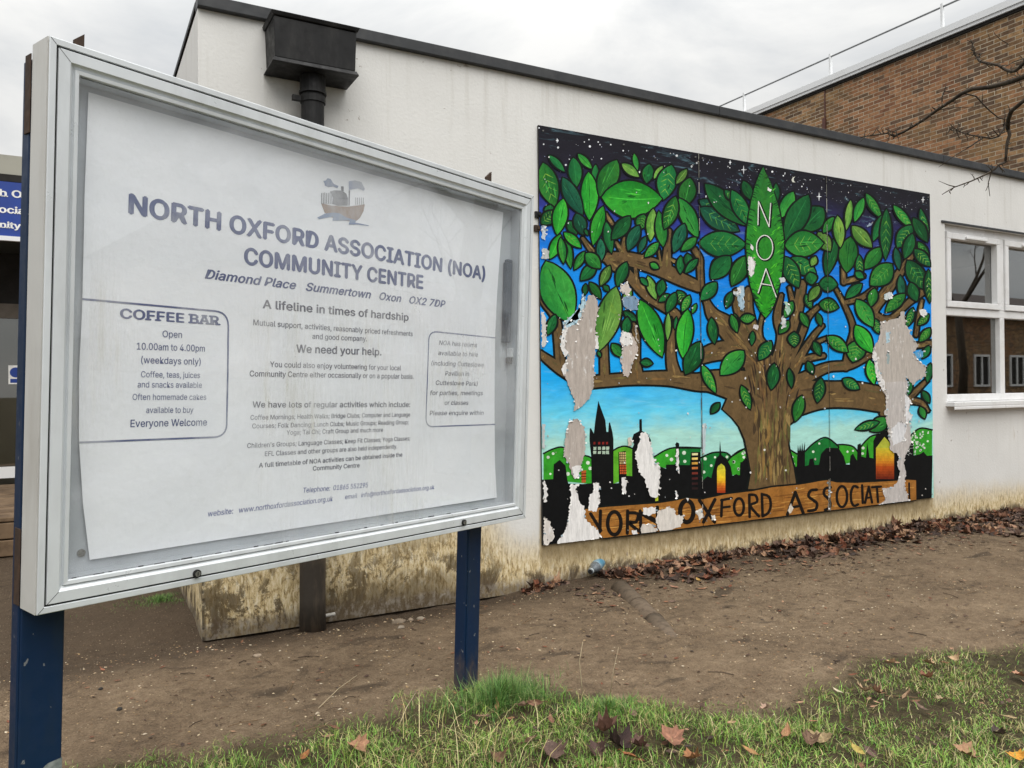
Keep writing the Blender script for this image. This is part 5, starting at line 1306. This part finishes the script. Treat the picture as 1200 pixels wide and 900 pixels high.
# litter drifted along the foot of the wall
b = MB()
for _ in range(2700):
    X = r.uniform(-.15, 7.5) if r.random() < .7 else r.uniform(.3, 5.5)
    wide = (.08+.20*smooth(.0, .9, X)+.16*smooth(1.5, 4.0, X))*(.8+1.0*mnoise.noise((X*1.7, 4, 1))+.5*mnoise.noise((X*5, 4, 3)))
    if wide < .04: continue
    q = r.random()**1.5; y = -.012-q*wide*1.15
    pile = max(0, .032*(1-q)*smooth(.1, .8, X)*(.8+.8*mnoise.noise((X*2.3, 2, 8))))
    z = gz(X, y)+.004+pile*r.random()
    leaf_mesh(b, (X, y-.02, z), r.uniform(.014, .050)*(1.25 if r.random() < .2 else 1), 'maple' if r.random() < .5 else 'oval', r, r.uniform(-1.4, 2.0), r.uniform(0, 6.3), r.uniform(-1.0, 1.0), r.choice(BROWNS))
for _ in range(900):      # scraps thinning out over the path
    X = r.uniform(.0, 6.5); y = -.22-abs(r.gauss(0, .20)); leaf_mesh(b, (X, y, gz(X, y)+.004), r.uniform(.010, .030), 'oval', r, r.uniform(.2, 1), r.uniform(0, 6.3), r.uniform(-.3, .3), r.choice(BROWNS))
for _ in range(900):      # scraps on the path and in the turf
    X = r.uniform(-2.6, 2.5); y = r.uniform(-2.9, -.05); leaf_mesh(b, (X, y, gz(X, y)+(.003 if y > grass_edge(X) else .012)), r.uniform(.006, .017)*(1 if y > grass_edge(X) else 1.5), 'oval', r, r.uniform(.2, 1), r.uniform(0, 6.3), r.uniform(-.3, .3), r.choice(BROWNS+[srgb(60, 46, 36)]))
for _ in range(130):      # broken twigs
    X = r.uniform(-2.3, 3.5); y = r.uniform(-2.2, -.08); L = r.uniform(.02, .11); a = r.uniform(0, 6.3); p = Vector((X, y, gz(X, y)+.003)); q = Vector((X+L*math.cos(a), y+L*math.sin(a), 0)); q.z = gz(q.x, q.y)+.004
    b.tube([p, (p+q)/2+Vector((r.uniform(-.006, .006), r.uniform(-.006, .006), .003)), q], r.uniform(.0008, .002), 5, col=r.choice([srgb(50, 38, 30), srgb(72, 55, 42), srgb(110, 88, 64)]))
lt = b.build('leaf_litter', M['leaf'], None); tag(lt, 'drift of dead brown leaves along the foot of the white wall', 'leaf litter', kind='stuff')

# grit: thousands of small stones pressed into the path
b = MB()
STC = [srgb(90, 70, 54), srgb(70, 54, 42), srgb(150, 122, 92), srgb(128, 100, 74), srgb(196, 172, 140), srgb(170, 145, 112), srgb(205, 190, 165), srgb(140, 115, 88), srgb(178, 150, 110), srgb(110, 88, 70), srgb(215, 195, 160)]
for _ in range(17000):
    X = r.uniform(-3.6, 4.2); y = r.uniform(-2.2, .2) if X < HX0-.05 else r.uniform(-2.2, -.05)
    if y < grass_edge(X)+.02 and r.random() < .9: continue
    dens = .5+.8*mnoise.noise((X*1.5, y*1.5, 7)); 
    if r.random() > dens: continue
    s = r.choice((.0013, .0016, .0018, .002, .0022, .0026, .003, .0036, .0042)) * (1.5 if r.random() < .05 else 1)
    c = Vector((X, y, gz(X, y)+s*.25)); yaw = r.uniform(0, 6.3); e = r.uniform(.6, 1.0)
    vs = []
    for k in range(5):
        a = yaw+k*2*math.pi/5; vs.append((c.x+s*1.25*math.cos(a)*r.uniform(.75, 1.2), c.y+s*1.25*e*math.sin(a)*r.uniform(.75, 1.2), c.z+s*r.uniform(-.15, .2)))
    vs.append((c.x+s*.2*r.uniform(-1, 1), c.y+s*.2*r.uniform(-1, 1), c.z+s*.62)); b.mesh(vs, [(k, (k+1) % 5, 5) for k in range(5)], 0, r.choice(STC))

for _ in range(750):      # larger pale chips, thickest towards the left
    X = -3.4+5.6*r.random()**1.5; y = r.uniform(-1.5, .1) if X < HX0 else r.uniform(-1.9, -.12)
    if y < grass_edge(X)+.01: continue
    s = r.uniform(.003, .0062); c = Vector((X, y, gz(X, y)+s*.15)); yaw = r.uniform(0, 6.3); vs = []
    for k in range(6):
        a = k*math.pi/3; px, py = s*1.5*math.cos(a)*r.uniform(.7, 1.2), s*.9*math.sin(a)*r.uniform(.7, 1.2)
        vs.append((c.x+px*math.cos(yaw)-py*math.sin(yaw), c.y+px*math.sin(yaw)+py*math.cos(yaw), c.z+s*r.uniform(-.2, .2)))
    vs.append((c.x, c.y, c.z+s*.5)); b.mesh(vs, [(k, (k+1) % 6, 6) for k in range(6)], 0, r.choice(STC))
b.c = [tuple(v*.78 for v in c[:3])+(1,) for c in b.c]
gr = b.build('gravel', attr_mat('grit_stone', .85, .2, .25, (90, 90, 90)), None); tag(gr, 'pale grit and small chips scattered over the earth path', 'gravel', kind='stuff')
# grass
def grass_object(name, label, n, sampler, seed):
    g = np.random.default_rng(seed); V, F, C = [], [], []
    for _ in range(n):
        s = sampler(g)
        if s is None: continue
        x, y, h, w, lean, col = s
        z0 = gz(x, y)-.004; a = g.uniform(0, 2*math.pi); dx, dy = math.cos(a), math.sin(a); px, py = -dy*w/2, dx*w/2
        i = len(V); k1, k2 = h*.5, h
        l1, l2 = lean*h*.25, lean*h*.9; zz = h*math.sqrt(max(.05, 1-min(lean, .98)**2*.75))
        V += [(x-px, y-py, z0), (x+px, y+py, z0), (x+dx*l1+px*.8, y+dy*l1+py*.8, z0+zz*.55), (x+dx*l1-px*.8, y+dy*l1-py*.8, z0+zz*.55), (x+dx*l2, y+dy*l2, z0+zz*(1-.15*lean))]
        F += [(i, i+1, i+2, i+3), (i+3, i+2, i+4)]
        C += list(col)*4+list(col)*3
    me = bpy.data.meshes.new(name); me.from_pydata(V, [], F)
    at = me.color_attributes.new('Col', 'FLOAT_COLOR', 'CORNER'); at.data.foreach_set('color', C)
    k = bpy.data.materials.get('grass_blade')
    if not k:
        q = NT('grass_blade', .55, .3); f = q.ramp(q.noise((1, 1, 1), 60, 3, .6), [(.3, .75), (.7, 1.25)]); q.color(q.mix(1.0, q.attr(), f, 'MULTIPLY'))
        q.p.inputs['Subsurface Weight'].default_value = 0; k = q.mat
    me.materials.append(k); o = bpy.data.objects.new(name, me); COL.objects.link(o)
    return tag(o, label, 'grass', kind='stuff')
GREENS = [srgb(104, 148, 56), srgb(84, 130, 48), srgb(122, 162, 66), srgb(140, 168, 82), srgb(96, 138, 48), srgb(156, 176, 96), srgb(132, 158, 60)]
STRAW = [srgb(178, 164, 112), srgb(160, 146, 96), srgb(190, 178, 132)]
def lawn(g):
    x = g.uniform(-2.75, 2.6); y = g.uniform(-3.05, -.95)
    d = grass_edge(x)-y+.10*mnoise.noise((x*5, y*5, 0))
    if d < -.02: return None
    nn = mnoise.noise((x*3.1, y*3.1, 4))+.5*mnoise.noise((x*9, y*9, 2))
    edge_ = smooth(-.02, .30, d)
    bare = smooth(-.12, .30, nn)
    right = smooth(-.2, .4, x)
    bald = right*smooth(.45, .0, abs(d-.10))*.35                    # thin turf at the right hand edge of the path
    if g.random() > .25+.75*edge_ or g.random() < bare*(.80+.12*right) or g.random() < bald: return None
    h = g.uniform(.016, .052)*(.7+.6*edge_)*(1+.9*mnoise.noise((x*3.2, y*3.2, 11)))*(1.0-.3*right)
    col = GREENS[g.integers(len(GREENS))]; 
    j = g.uniform(.55, 1.1)*(1+.35*mnoise.noise((x*4, y*4, 21)))
    if g.random() < .26+.20*right: col = STRAW[g.integers(3)]
    return x, y, max(h, .012), g.uniform(.0014, .0032), 1-.70*g.random()**2.2, tuple(c*j for c in col[:3])+(1,)
grass_object('lawn_grass', 'short winter turf with straw coloured blades in front of the earth path', 190000, lawn, 1)
tc1 = ground_at(588, 828); tc2 = ground_at(712, 838)
def tuft(cx, cy, rx, ry, h0, h1):
    def f(g):
        a = g.uniform(0, 6.3); q = abs(g.normal(0, .5)); x = cx+rx*q*math.cos(a)*(1+.4*math.sin(3*a+cx)); y = cy+ry*q*math.sin(a)*(1+.4*math.cos(2*a))
        col = [srgb(84, 128, 58), srgb(100, 146, 66), srgb(76, 114, 56), srgb(122, 160, 80), srgb(150, 166, 100)][g.integers(5)]; j = g.uniform(.5, 1.0)
        return x, y, g.uniform(h0*.5, h1)*(.55+.45*max(0, 1-q))*(1+.4*mnoise.noise((x*9, y*9, 0))), g.uniform(.0011, .0024), 1-.8*g.random()**1.5, tuple(c*j for c in col[:3])+(1,)
    return f
grass_object('grass_tuft', 'long soft green tuft of grass round the foot of the right hand post', 2900, tuft(tc1.x, tc1.y, .27, .19, .03, .17), 2)
grass_object('grass_tuft', 'bright green rounded clump of grass right of the post tuft', 1500, tuft(tc2.x, tc2.y, .18, .12, .02, .085), 3)
tc3 = ground_at(187, 704)
grass_object('grass_tuft', 'small mossy green patch of grass by the left corner of the white hall', 1500, tuft(tc3.x, tc3.y, .22, .22, .015, .05), 4)
# the pale withered grass lying over the lawn, lower centre
def straw(g):
    p = ground_at(g.uniform(470, 640), g.uniform(855, 925)); 
    col = STRAW[g.integers(3)]; j = g.uniform(.8, 1.25)
    return p.x, p.y, g.uniform(.09, .22), g.uniform(.0018, .003), g.uniform(.86, .995), tuple(min(1, c*j) for c in col[:3])+(1,)
grass_object('withered_grass', 'pale withered long grass leaning over the turf left of the dark leaves', 75, straw, 5)

# single dead stalks
def stalk(name, pts, rad, label, group='dead grass stalks'):
    b = MB(); b.tube(pts, rad, 6); o = b.build(name, M['straw'], None, smooth=True); tag(o, label, 'stalk', group)
M['straw'] = worn('dry_straw', (.42, .34, .22), (.30, .23, .13), 40, .7)
g0 = ground_at(683, 818); d0 = (g0-CAM).dot(FWD)
stalk('grass_stalk', [g0, depth_at(681, 795, d0), depth_at(679, 775, d0), depth_at(683, 752, d0)], [.0022, .002, .0017, .001], 'upright pale straw stalk standing behind the bright green clump')
g1, g2 = ground_at(373, 832), ground_at(418, 794)
stalk('grass_stalk', [g1+Vector((0, 0, .006)), (g1+g2)/2+Vector((0, 0, .016)), g2+Vector((0, 0, .008))], .0018, 'long pale straw lying on the bare earth left of the right post')
g1, g2 = ground_at(465, 858), ground_at(487, 822)
stalk('grass_stalk', [g1+Vector((0, 0, .004)), (g1+g2)/2+Vector((0, 0, .03)), g2+Vector((0, 0, .03))], .0016, 'thin straw leaning at the turf edge left of the post tuft')
g1 = ground_at(715, 815); d1 = (g1-CAM).dot(FWD)
stalk('grass_stalk', [g1, depth_at(719, 785, d1), depth_at(725, 758, d1)], [.0014, .0012, .0006], 'faint thin stalk leaning right beside the upright straw')

# fallen leaves lying on the grass, each its own thing
FL = [ # px, py, size, kind, colour, curl, tilt, label
 (418, 886, .050, 'maple', (168, 120, 88), .5, .3, 'curled tan sycamore leaf on the short turf nearest the left post'),
 (357, 895, .034, 'oval', (150, 92, 50), .4, .1, 'small orange brown leaf at the bottom edge left of the curled tan leaf'),
 (584, 838, .034, 'oval', (165, 125, 80), .9, 1.1, 'small tan leaf standing upright in the long tuft by the right post'),
 (613, 838, .036, 'oval', (150, 116, 92), .9, .9, 'pale brown leaf folded upright, left one of the touching pair in the tuft'),
 (627, 836, .034, 'oval', (138, 98, 74), .9, -.9, 'brown leaf folded upright, right one of the touching pair'),
 (566, 848, .030, 'oval', (150, 112, 88), .4, .2, 'flat tan leaf low in the post tuft among the blades'),
 (646, 852, .028, 'oval', (140, 94, 70), .5, .3, 'small brown leaf between the post tuft and the bright green clump'),
 (708, 866, .052, 'maple', (112, 74, 58), 1.0, .35, 'rust red curled leaf topping the dark heap of leaves'),
 (722, 880, .056, 'maple', (72, 50, 44), 1.0, .4, 'dark brown crumpled leaf under the rust red one'),
 (700, 889, .046, 'maple', (92, 64, 54), .8, .3, 'dull brown leaf at the left of the dark heap'),
 (747, 881, .044, 'maple', (104, 70, 58), .7, .4, 'purplish brown leaf at the right of the dark heap'),
 (738, 893, .036, 'oval', (150, 88, 50), .8, .4, 'small orange brown leaf at the foot of the dark heap'),
 (648, 892, .056, 'maple', (112, 84, 70), .6, .2, 'large dull greyish brown leaf flat on the turf, bottom centre'),
 (622, 876, .040, 'oval', (96, 66, 46), .5, .2, 'dark brown leaf half hidden in withered grass'),
 (788, 874, .062, 'maple', (160, 108, 82), .35, .35, 'large tan sycamore leaf with sharp lobes right of the dark heap'),
 (812, 895, .040, 'maple', (166, 110, 70), .6, .3, 'orange tan leaf touching the large sharp lobed leaf from below'),
 (742, 842, .034, 'oval', (134, 100, 82), .4, .2, 'dull pinkish brown leaf just above the rust red leaf'),
 (713, 832, .026, 'oval', (186, 186, 70), .3, .5, 'yellow green leaf on top of the bright green clump'),
 (897, 829, .028, 'maple', (190, 150, 124), .5, .3, 'small pale pinkish leaf alone at the edge of the bare earth'),
 (922, 868, .044, 'oval', (172, 122, 84), .5, .3, 'flat orange tan oval leaf right of the small dark soil patch'),
 (948, 876, .042, 'maple', (120, 88, 66), .7, .3, 'brown leaf overlapping the flat orange tan oval leaf'),
 (965, 874, .050, 'maple', (168, 138, 98), .5, .3, 'straw coloured ragged leaf at the right of the orange tan oval leaf'),
 (880, 885, .032, 'oval', (176, 128, 80), .4, .3, 'small tan leaf below the pale pinkish leaf'),
 (954, 849, .020, 'oval', (176, 116, 84), .3, .2, 'tiny orange leaf in thin turf above the ragged straw coloured leaf'),
 (983, 812, .028, 'oval', (214, 190, 156), .4, .2, 'palest cream leaf on the thin turf'),
 (1013, 816, .036, 'maple', (190, 152, 116), .6, .4, 'light tan leaf, left of a pair in the worn turf'),
 (1028, 819, .034, 'maple', (168, 120, 92), .7, .4, 'darker tan leaf, right of a pair in the worn turf'),
 (1063, 826, .036, 'oval', (160, 122, 90), .8, .7, 'tan leaf standing half upright right of the pair'),
 (1080, 838, .030, 'oval', (120, 92, 74), .5, .3, 'brown leaf lying right below the half upright one'),
 (1045, 783, .032, 'maple', (180, 136, 100), .5, .5, 'tan leaf near the top edge of the turf, first of three in a row'),
 (1088, 784, .034, 'maple', (186, 146, 108), .5, .3, 'tan leaf near the top edge of the turf, middle of three in a row'),
 (1119, 781, .030, 'maple', (196, 158, 118), .6, .5, 'palest tan leaf near the top edge of the turf, last of three in a row'),
 (1087, 802, .034, 'maple', (150, 96, 70), .7, .4, 'reddish brown leaf standing below the row of three'),
 (1103, 828, .032, 'maple', (168, 140, 104), .4, .2, 'faded leaf flat in the turf below the reddish brown one'),
 (1193, 798, .036, 'maple', (190, 136, 104), .4, .3, 'pinkish tan leaf at the right edge, upper one'),
 (1180, 846, .034, 'oval', (176, 146, 104), .4, .2, 'straw tan narrow leaf at the right side of the turf'),
 (1005, 888, .034, 'oval', (186, 156, 80), .4, .3, 'yellowish narrow leaf, bottom edge right of the straw coloured ragged leaf'),
 (1020, 890, .034, 'oval', (108, 78, 66), .6, .4, 'dark brown leaf touching the yellowish narrow leaf'),
 (1134, 893, .048, 'maple', (170, 126, 92), .5, .3, 'large tan leaf at the bottom edge near the right corner'),
 (1192, 897, .036, 'maple', (214, 146, 52), .4, .3, 'bright orange leaf in the bottom right corner'),
 (1168, 868, .034, 'maple', (86, 66, 56), .6, .3, 'dark leaf in the soil left of the right edge above the orange leaf'),
 (582, 897, .040, 'maple', (118, 84, 60), .6, .3, 'brown leaf under the withered grass at the bottom edge'),
 (120, 776, .020, 'oval', (172, 106, 76), .3, .1, 'small orange brown leaf scrap on bare earth right of the left post'),
 (1046, 733, .016, 'maple', (168, 112, 78), .4, .2, 'tiny orange brown leaf alone on the bare path, right'),
 (752, 676, .050, 'oval', (150, 92, 62), .6, .3, 'long orange brown leaf at the front of the wall drift near the half buried pipe'),
 (818, 677, .030, 'oval', (192, 146, 80), .4, .2, 'small yellow tan leaf in front of the wall drift'),
 (790, 685, .036, 'oval', (172, 120, 92), .4, .1, 'narrow pinkish tan leaf flat on the path before the drift'),
]
for px, py, s, kind, c, curl, tilt, label in FL:
    p = ground_at(px, py, .014); z = gz(p.x, p.y)
    onturf = p.y < grass_edge(p.x)
    lift = (.016 if onturf else .004) + abs(math.sin(tilt))*s*.5
    b = MB(); rr = random.Random(px*7+py); leaf_mesh(b, (0, 0, 0), s*.98, kind, rr, curl*2.1, rr.uniform(0, 6.3), tilt, srgb(c[0]*.86-6, c[1]*.88-2, c[2]*.9))
    st0 = b.v[0]; b.tube([st0, (st0[0]*1.35, st0[1]*1.35, st0[2]+.004), (st0[0]*1.6, st0[1]*1.6, st0[2])], [.0014, .0012, .001], 5, col=srgb(*[v*.75 for v in c]))
    o = b.build('fallen_leaf', M['leaf'], None, smooth=False); o.location = (p.x, p.y, z+lift)
    tag(o, label, 'fallen leaf', 'fallen leaves on the turf and path')

# stones lying under the left end of the wall
def stone(px, py, s, c, label):
    p = ground_at(px, py); rr = random.Random(px)
    import bmesh
    bm = bmesh.new(); bmesh.ops.create_icosphere(bm, subdivisions=3, radius=1)
    for v in bm.verts:
        n = v.co.normalized(); k = 1+.35*mnoise.noise(n*1.5+Vector((px, 0, 0)))+.12*mnoise.noise(n*5)
        v.co = Vector((n.x*s*k*1.3, n.y*s*k*.9, n.z*s*k*.62))
    me = bpy.data.meshes.new('stone'); bm.to_mesh(me); bm.free()
    me.materials.append(worn('stone_surface', c, None, 40, .9, bump=.002)); me.polygons.foreach_set('use_smooth', [True]*len(me.polygons))
    o = bpy.data.objects.new('stone', me); COL.objects.link(o); o.location = (p.x, p.y, gz(p.x, p.y)+s*.22); o.rotation_euler = (0, 0, rr.uniform(0, 6))
    tag(o, label, 'stone', 'stones near the wall foot')
stone(468, 726, .026, (.20, .155, .11), 'largest brown stone below the stained wall left of the right post')
stone(481, 722, .017, (.22, .17, .12), 'middle small stone of the three left of the right post')
stone(493, 721, .018, (.24, .20, .15), 'rightmost small stone of the three left of the right post')
stone(470, 735, .014, (.30, .25, .19), 'small pale stone just in front of the three by the wall')
stone(118, 805, .009, (.035, .03, .026), 'small dark stone on bare earth near the left post')
stone(140, 831, .010, (.03, .027, .025), 'dark stone on bare earth right of the muddy patch')
stone(302, 767, .013, (.36, .28, .20), 'pale tan stone on the path below the hall corner')
stone(372, 838, .008, (.38, .31, .22), 'small pale stone near the lying straw')
# white scrap by the pipe foot
p = ground_at(385, 724); o = MB(); o.tube([p+Vector((-.03, 0, .012)), p+Vector((.035, .01, .012))], .009, 8); tag(o.build('litter_scrap', worn('dirty_white_scrap', (.42, .40, .36), (.2, .17, .14), 40, .7), None, smooth=False), 'dirty white scrap of litter beside the pipe foot', 'litter')

# crushed plastic bottle by the wall
q0, q1 = ground_at(689, 681), ground_at(708, 668)
axd = Vector((.72, .55, 0)).normalized(); 
base = ground_at(692, 680); base.z = gz(base.x, base.y)+.052
bt_ = thing('plastic_bottle', base, 'discarded bottle with blue label lying in the leaves at the wall foot', 'bottle')
def along(t, dz=0): return base+axd*t*1.25+Vector((0, 0, .02*t/.2+dz))
kbt = worn('grey_bottle_plastic', (.10, .115, .125), (.2, .22, .24), 60, .25, .6)
b = MB(); b.tube([along(0), along(.012), along(.016), along(.03), along(.05), along(.07), along(.18), along(.2), along(.21)], [.017, .017, .014, .016, .027, .033, .033, .030, .02], 20); b.build('bottle_body', kbt, bt_, smooth=True)
b = MB(); b.tube([along(.075), along(.15)], .0337, 20, cap=False); b.build('bottle_label', worn('blue_white_label', (.06, .20, .30), (.36, .42, .44), 26, .4, amount=.95), bt_, smooth=True)
b = MB(); b.tube([along(-.001), along(-.004)], [.0125, .0125], 16); b.build('bottle_mouth', M['rubber'], bt_)
b = MB(); b.tube([along(.001), along(.010)], [.0185, .0185], 18, cap=False); b.build('neck_ring', worn('pale_ring', (.5, .55, .56), None, 60, .4), bt_)

# half buried clay pipe crossing the path
P0, P1, P2, P3 = ground_at(727, 688), ground_at(748, 706), ground_at(766, 722), ground_at(790, 744)
hp = thing('half_buried_pipe', (P1.x, P1.y, 0), 'grey brown drain pipe half buried in the path, pointing from the leaf drift', 'pipe')
mp = worn('muddy_clay_pipe', (.135, .10, .07), (.075, .055, .038), 22, .85, .2, bump=.002, amount=.9)
def zz(p, d): return Vector((p.x, p.y, d))
b = MB(); b.tube([zz(P0, -.022), zz(P1, -.032), zz(P2, -.04)], [.06, .058, .055], 24); b.build('pipe_section', mp, hp, smooth=True)
b = MB(); b.tube([zz(P2, -.036), zz((P2+P3)/2, -.042), zz(P3, -.056)], [.054, .051, .048], 24); b.build('pipe_section', mp, hp, smooth=True)
b = MB(); 
for A, B, rr in ((P1, P2, .061), (P2, P3, .0585)):
    d = (B-A).normalized()*.006; zc = -.032 if A is P1 else -.038; b = MB(); b.tube([zz(A, zc)-d, zz(A, zc)+d], [rr, rr], 24); b.build('pipe_collar', mp, hp)

# ================================================================ the bare tree, trunk outside the frame on the right
tree = thing('bare_tree', (3.9, -3.3, 0), 'leafless tree whose dark twigs reach in front of the brick block, upper right', 'tree')
T = MB(); tr = random.Random(21)
trunk_pts = [Vector((3.9, -3.3, -.1)), Vector((3.92, -3.28, .8)), Vector((3.86, -3.2, 1.7)), Vector((3.95, -3.15, 2.5))]
T.tube(trunk_pts, [.20, .155, .14, .13], 14); T.build('trunk', M['bark'], tree, smooth=True)
def grow(b, p, d, L, rad, lev):
    pts, rs = [p], [rad]; n = 5
    for i in range(n):
        d = (d+Vector((tr.gauss(0, .16), tr.gauss(0, .16), tr.gauss(.04, .12)))).normalized(); p = p+d*L/n; pts.append(p); rs.append(rad*(1-.13*(i+1)))
    b.tube(pts, rs, 6 if rad > .01 else 4, cap=False)
    if lev == 0: return
    for i in range(2, n+1):
        for _ in range(2 if lev < 4 else 1):
            if tr.random() < .85: grow(b, pts[i], (d+Vector((tr.gauss(0, .55), tr.gauss(0, .55), tr.gauss(.15, .4)))).normalized(), L*tr.uniform(.5, .72), rs[i]*tr.uniform(.45, .62), lev-1)
for dr in ((.5, -.4, .9), (.7, .2, .8), (.1, -.7, .8), (.2, .1, 1.0)):
    b = MB(); grow(b, trunk_pts[-1], Vector(dr).normalized(), 1.9, .075, 4); b.build('branch', M['bark'], tree, smooth=True)
Z1 = lambda x, y: (1000+x/5, 20+y/5)
def limb(pts, d0, d1, r0, r1, lead=()):
    n = len(pts); P = [Vector(v) for v in lead]+[depth_at(*Z1(x, y), d0+(d1-d0)*i/(n-1)) for i, (x, y) in enumerate(pts)]
    m = len(P); rad = [r0*1.35]*len(lead)+[r0+(r1-r0)*(i/(n-1))**.8 for i in range(n)]
    b = MB(); b.tube(P, rad, 8); return b, P
bz_ = MB()
def twiglets(b, pts, d, n, seed):
    q = random.Random(seed)
    for _ in range(n):
        i = q.randrange(len(pts)-1); t = q.random(); x = pts[i][0]+(pts[i+1][0]-pts[i][0])*t; y = pts[i][1]+(pts[i+1][1]-pts[i][1])*t
        a = q.uniform(-2.8, -.4) if q.random() < .7 else q.uniform(.4, 2.8); L = q.uniform(18, 60); P = [(x, y)]
        for s in range(3):
            a += q.uniform(-.5, .5); x += math.cos(a)*L/3; y += math.sin(a)*L/3; P.append((x, y))
        twig(b, P, d+q.uniform(-.1, .1), q.uniform(.0022, .0034), .0011)
        if q.random() < .6: twig(b, [P[2], (P[2][0]+q.uniform(-16, 16), P[2][1]-q.uniform(4, 18))], d, .0018, .0009)
def twig(b, pts, d, r0, r1): 
    n = len(pts); b.tube([depth_at(*Z1(x, y), d) for x, y in pts], [r0+(r1-r0)*i/(n-1) for i in range(n)], 5)
b, _ = limb([(1010,345),(940,372),(880,390),(790,412),(700,420),(640,445),(560,500),(490,545),(400,610),(300,670),(240,698)], 3.55, 4.2, .0135, .006, [(3.95,-3.15,2.5),(3.2,-2.7,2.75),(2.3,-2.25,2.82)])
twiglets(b, [(1010,345),(880,390),(790,412),(640,445),(490,545),(300,670),(200,680),(60,703)], 3.95, 46, 1); twig(b, [(240,698),(200,680),(100,695),(40,704)], 4.2, .006, .0025); twig(b, [(520,495),(520,470),(535,430),(545,390)], 4.0, .004, .0015); twig(b, [(530,435),(580,440),(600,425)], 4.0, .0025, .001); twig(b, [(535,420),(575,400)], 4.0, .002, .001)
twig(b, [(170,690),(140,660),(150,640)], 4.2, .003, .001); twig(b, [(180,685),(165,650),(180,635)], 4.2, .003, .001); twig(b, [(640,445),(720,465),(760,510),(800,550),(850,590),(890,600)], 3.9, .004, .003); twig(b, [(755,505),(758,440)], 3.9, .003, .001); twig(b, [(490,545),(600,530),(755,525)], 4.0, .0022, .0012); twig(b, [(480,540),(460,528)], 4.05, .005, .002); twig(b, [(240,700),(232,716)], 4.2, .005, .002)
b.build('branch', M['bark'], tree, smooth=True)
b, _ = limb([(1010,255),(980,290),(950,315),(925,320),(890,308),(850,282),(790,270),(745,262),(725,235)], 3.6, 3.9, .009, .0055, [(3.2,-2.7,2.75),(2.3,-2.2,3.0)])
twiglets(b, [(1010,255),(925,320),(850,282),(745,262),(700,190),(698,140)], 3.8, 34, 2); twig(b, [(725,235),(705,205),(695,185),(698,140)], 3.9, .0045, .0015); twig(b, [(740,262),(728,250),(720,230)], 3.9, .004, .002); twig(b, [(735,235),(755,210)], 3.9, .003, .001); twig(b, [(695,145),(680,125)], 3.9, .002, .001)
twig(b, [(1005,240),(940,262),(890,292)], 3.7, .003, .0015); twig(b, [(850,280),(790,280),(725,272)], 3.85, .002, .001); twig(b, [(910,160),(860,130),(830,100),(820,80)], 3.8, .002, .001); twig(b, [(790,100),(800,130),(830,120)], 3.8, .0018, .0008); twig(b, [(600,160),(625,130),(640,120)], 3.9, .0018, .0008); twig(b, [(625,130),(610,115)], 3.9, .0015, .0008)
b.build('branch', M['bark'], tree, smooth=True)
b, _ = limb([(1010,480),(960,522),(925,552),(908,600),(905,655)], 3.5, 3.7, .0095, .009, [(3.2,-2.7,2.75),(2.3,-2.3,2.7)])
twiglets(b, [(925,552),(905,655),(850,700),(740,700),(620,670),(560,660)], 3.75, 34, 3); twiglets(b, [(900,740),(890,850),(825,895),(690,962),(520,1040)], 3.7, 16, 4); twig(b, [(905,650),(915,690),(900,740),(895,800),(890,850)], 3.7, .009, .006); twig(b, [(890,850),(850,868),(825,895),(770,926),(690,962),(590,998),(520,1040)], 3.7, .006, .002); twig(b, [(600,995),(560,985),(500,960)], 3.7, .003, .001); twig(b, [(850,870),(810,900),(790,975),(800,1050)], 3.7, .004, .0012); twig(b, [(795,975),(775,1020)], 3.7, .002, .001)
twig(b, [(890,640),(850,700),(810,712),(740,700),(680,690),(620,670),(560,660)], 3.75, .0055, .002); twig(b, [(620,672),(580,640),(560,620)], 3.75, .002, .001); twig(b, [(570,660),(555,630)], 3.75, .002, .001); twig(b, [(760,708),(690,755),(640,785),(590,815),(500,880)], 3.75, .004, .001); twig(b, [(690,755),(640,770)], 3.75, .002, .001); twig(b, [(850,695),(820,660),(810,650)], 3.75, .003, .001); twig(b, [(880,640),(890,580),(885,530)], 3.7, .003, .001); twig(b, [(905,600),(915,545)], 3.7, .003, .0015); twig(b, [(860,880),(890,910)], 3.7, .003, .001); twig(b, [(590,640),(575,610)], 3.75, .0015, .0008); twig(b, [(640,700),(630,760)], 3.75, .0015, .0007)
b.build('branch', M['bark'], tree, smooth=True)
# a second bare tree further back, mirrored in the case glass and the window
tree2 = thing('bare_tree', (17.6, -8.2, 0), 'tall leafless tree across the road, mirrored in the window', 'tree')
b = MB(); b.tube([(17.6, -8.2, -.1), (17.7, -8.15, 1.5), (17.55, -8.2, 3.0)], [.13, .10, .085], 12); b.build('trunk', M['bark'], tree2, smooth=True)
for dr in ((.6, .3, .9), (-.6, .2, .9), (.1, -.5, .9), (-.1, .4, 1.0)):
    b = MB(); grow(b, Vector((17.55, -8.2, 3.0)), Vector(dr).normalized(), 2.6, .05, 4); b.build('branch', M['bark'], tree2, smooth=True)
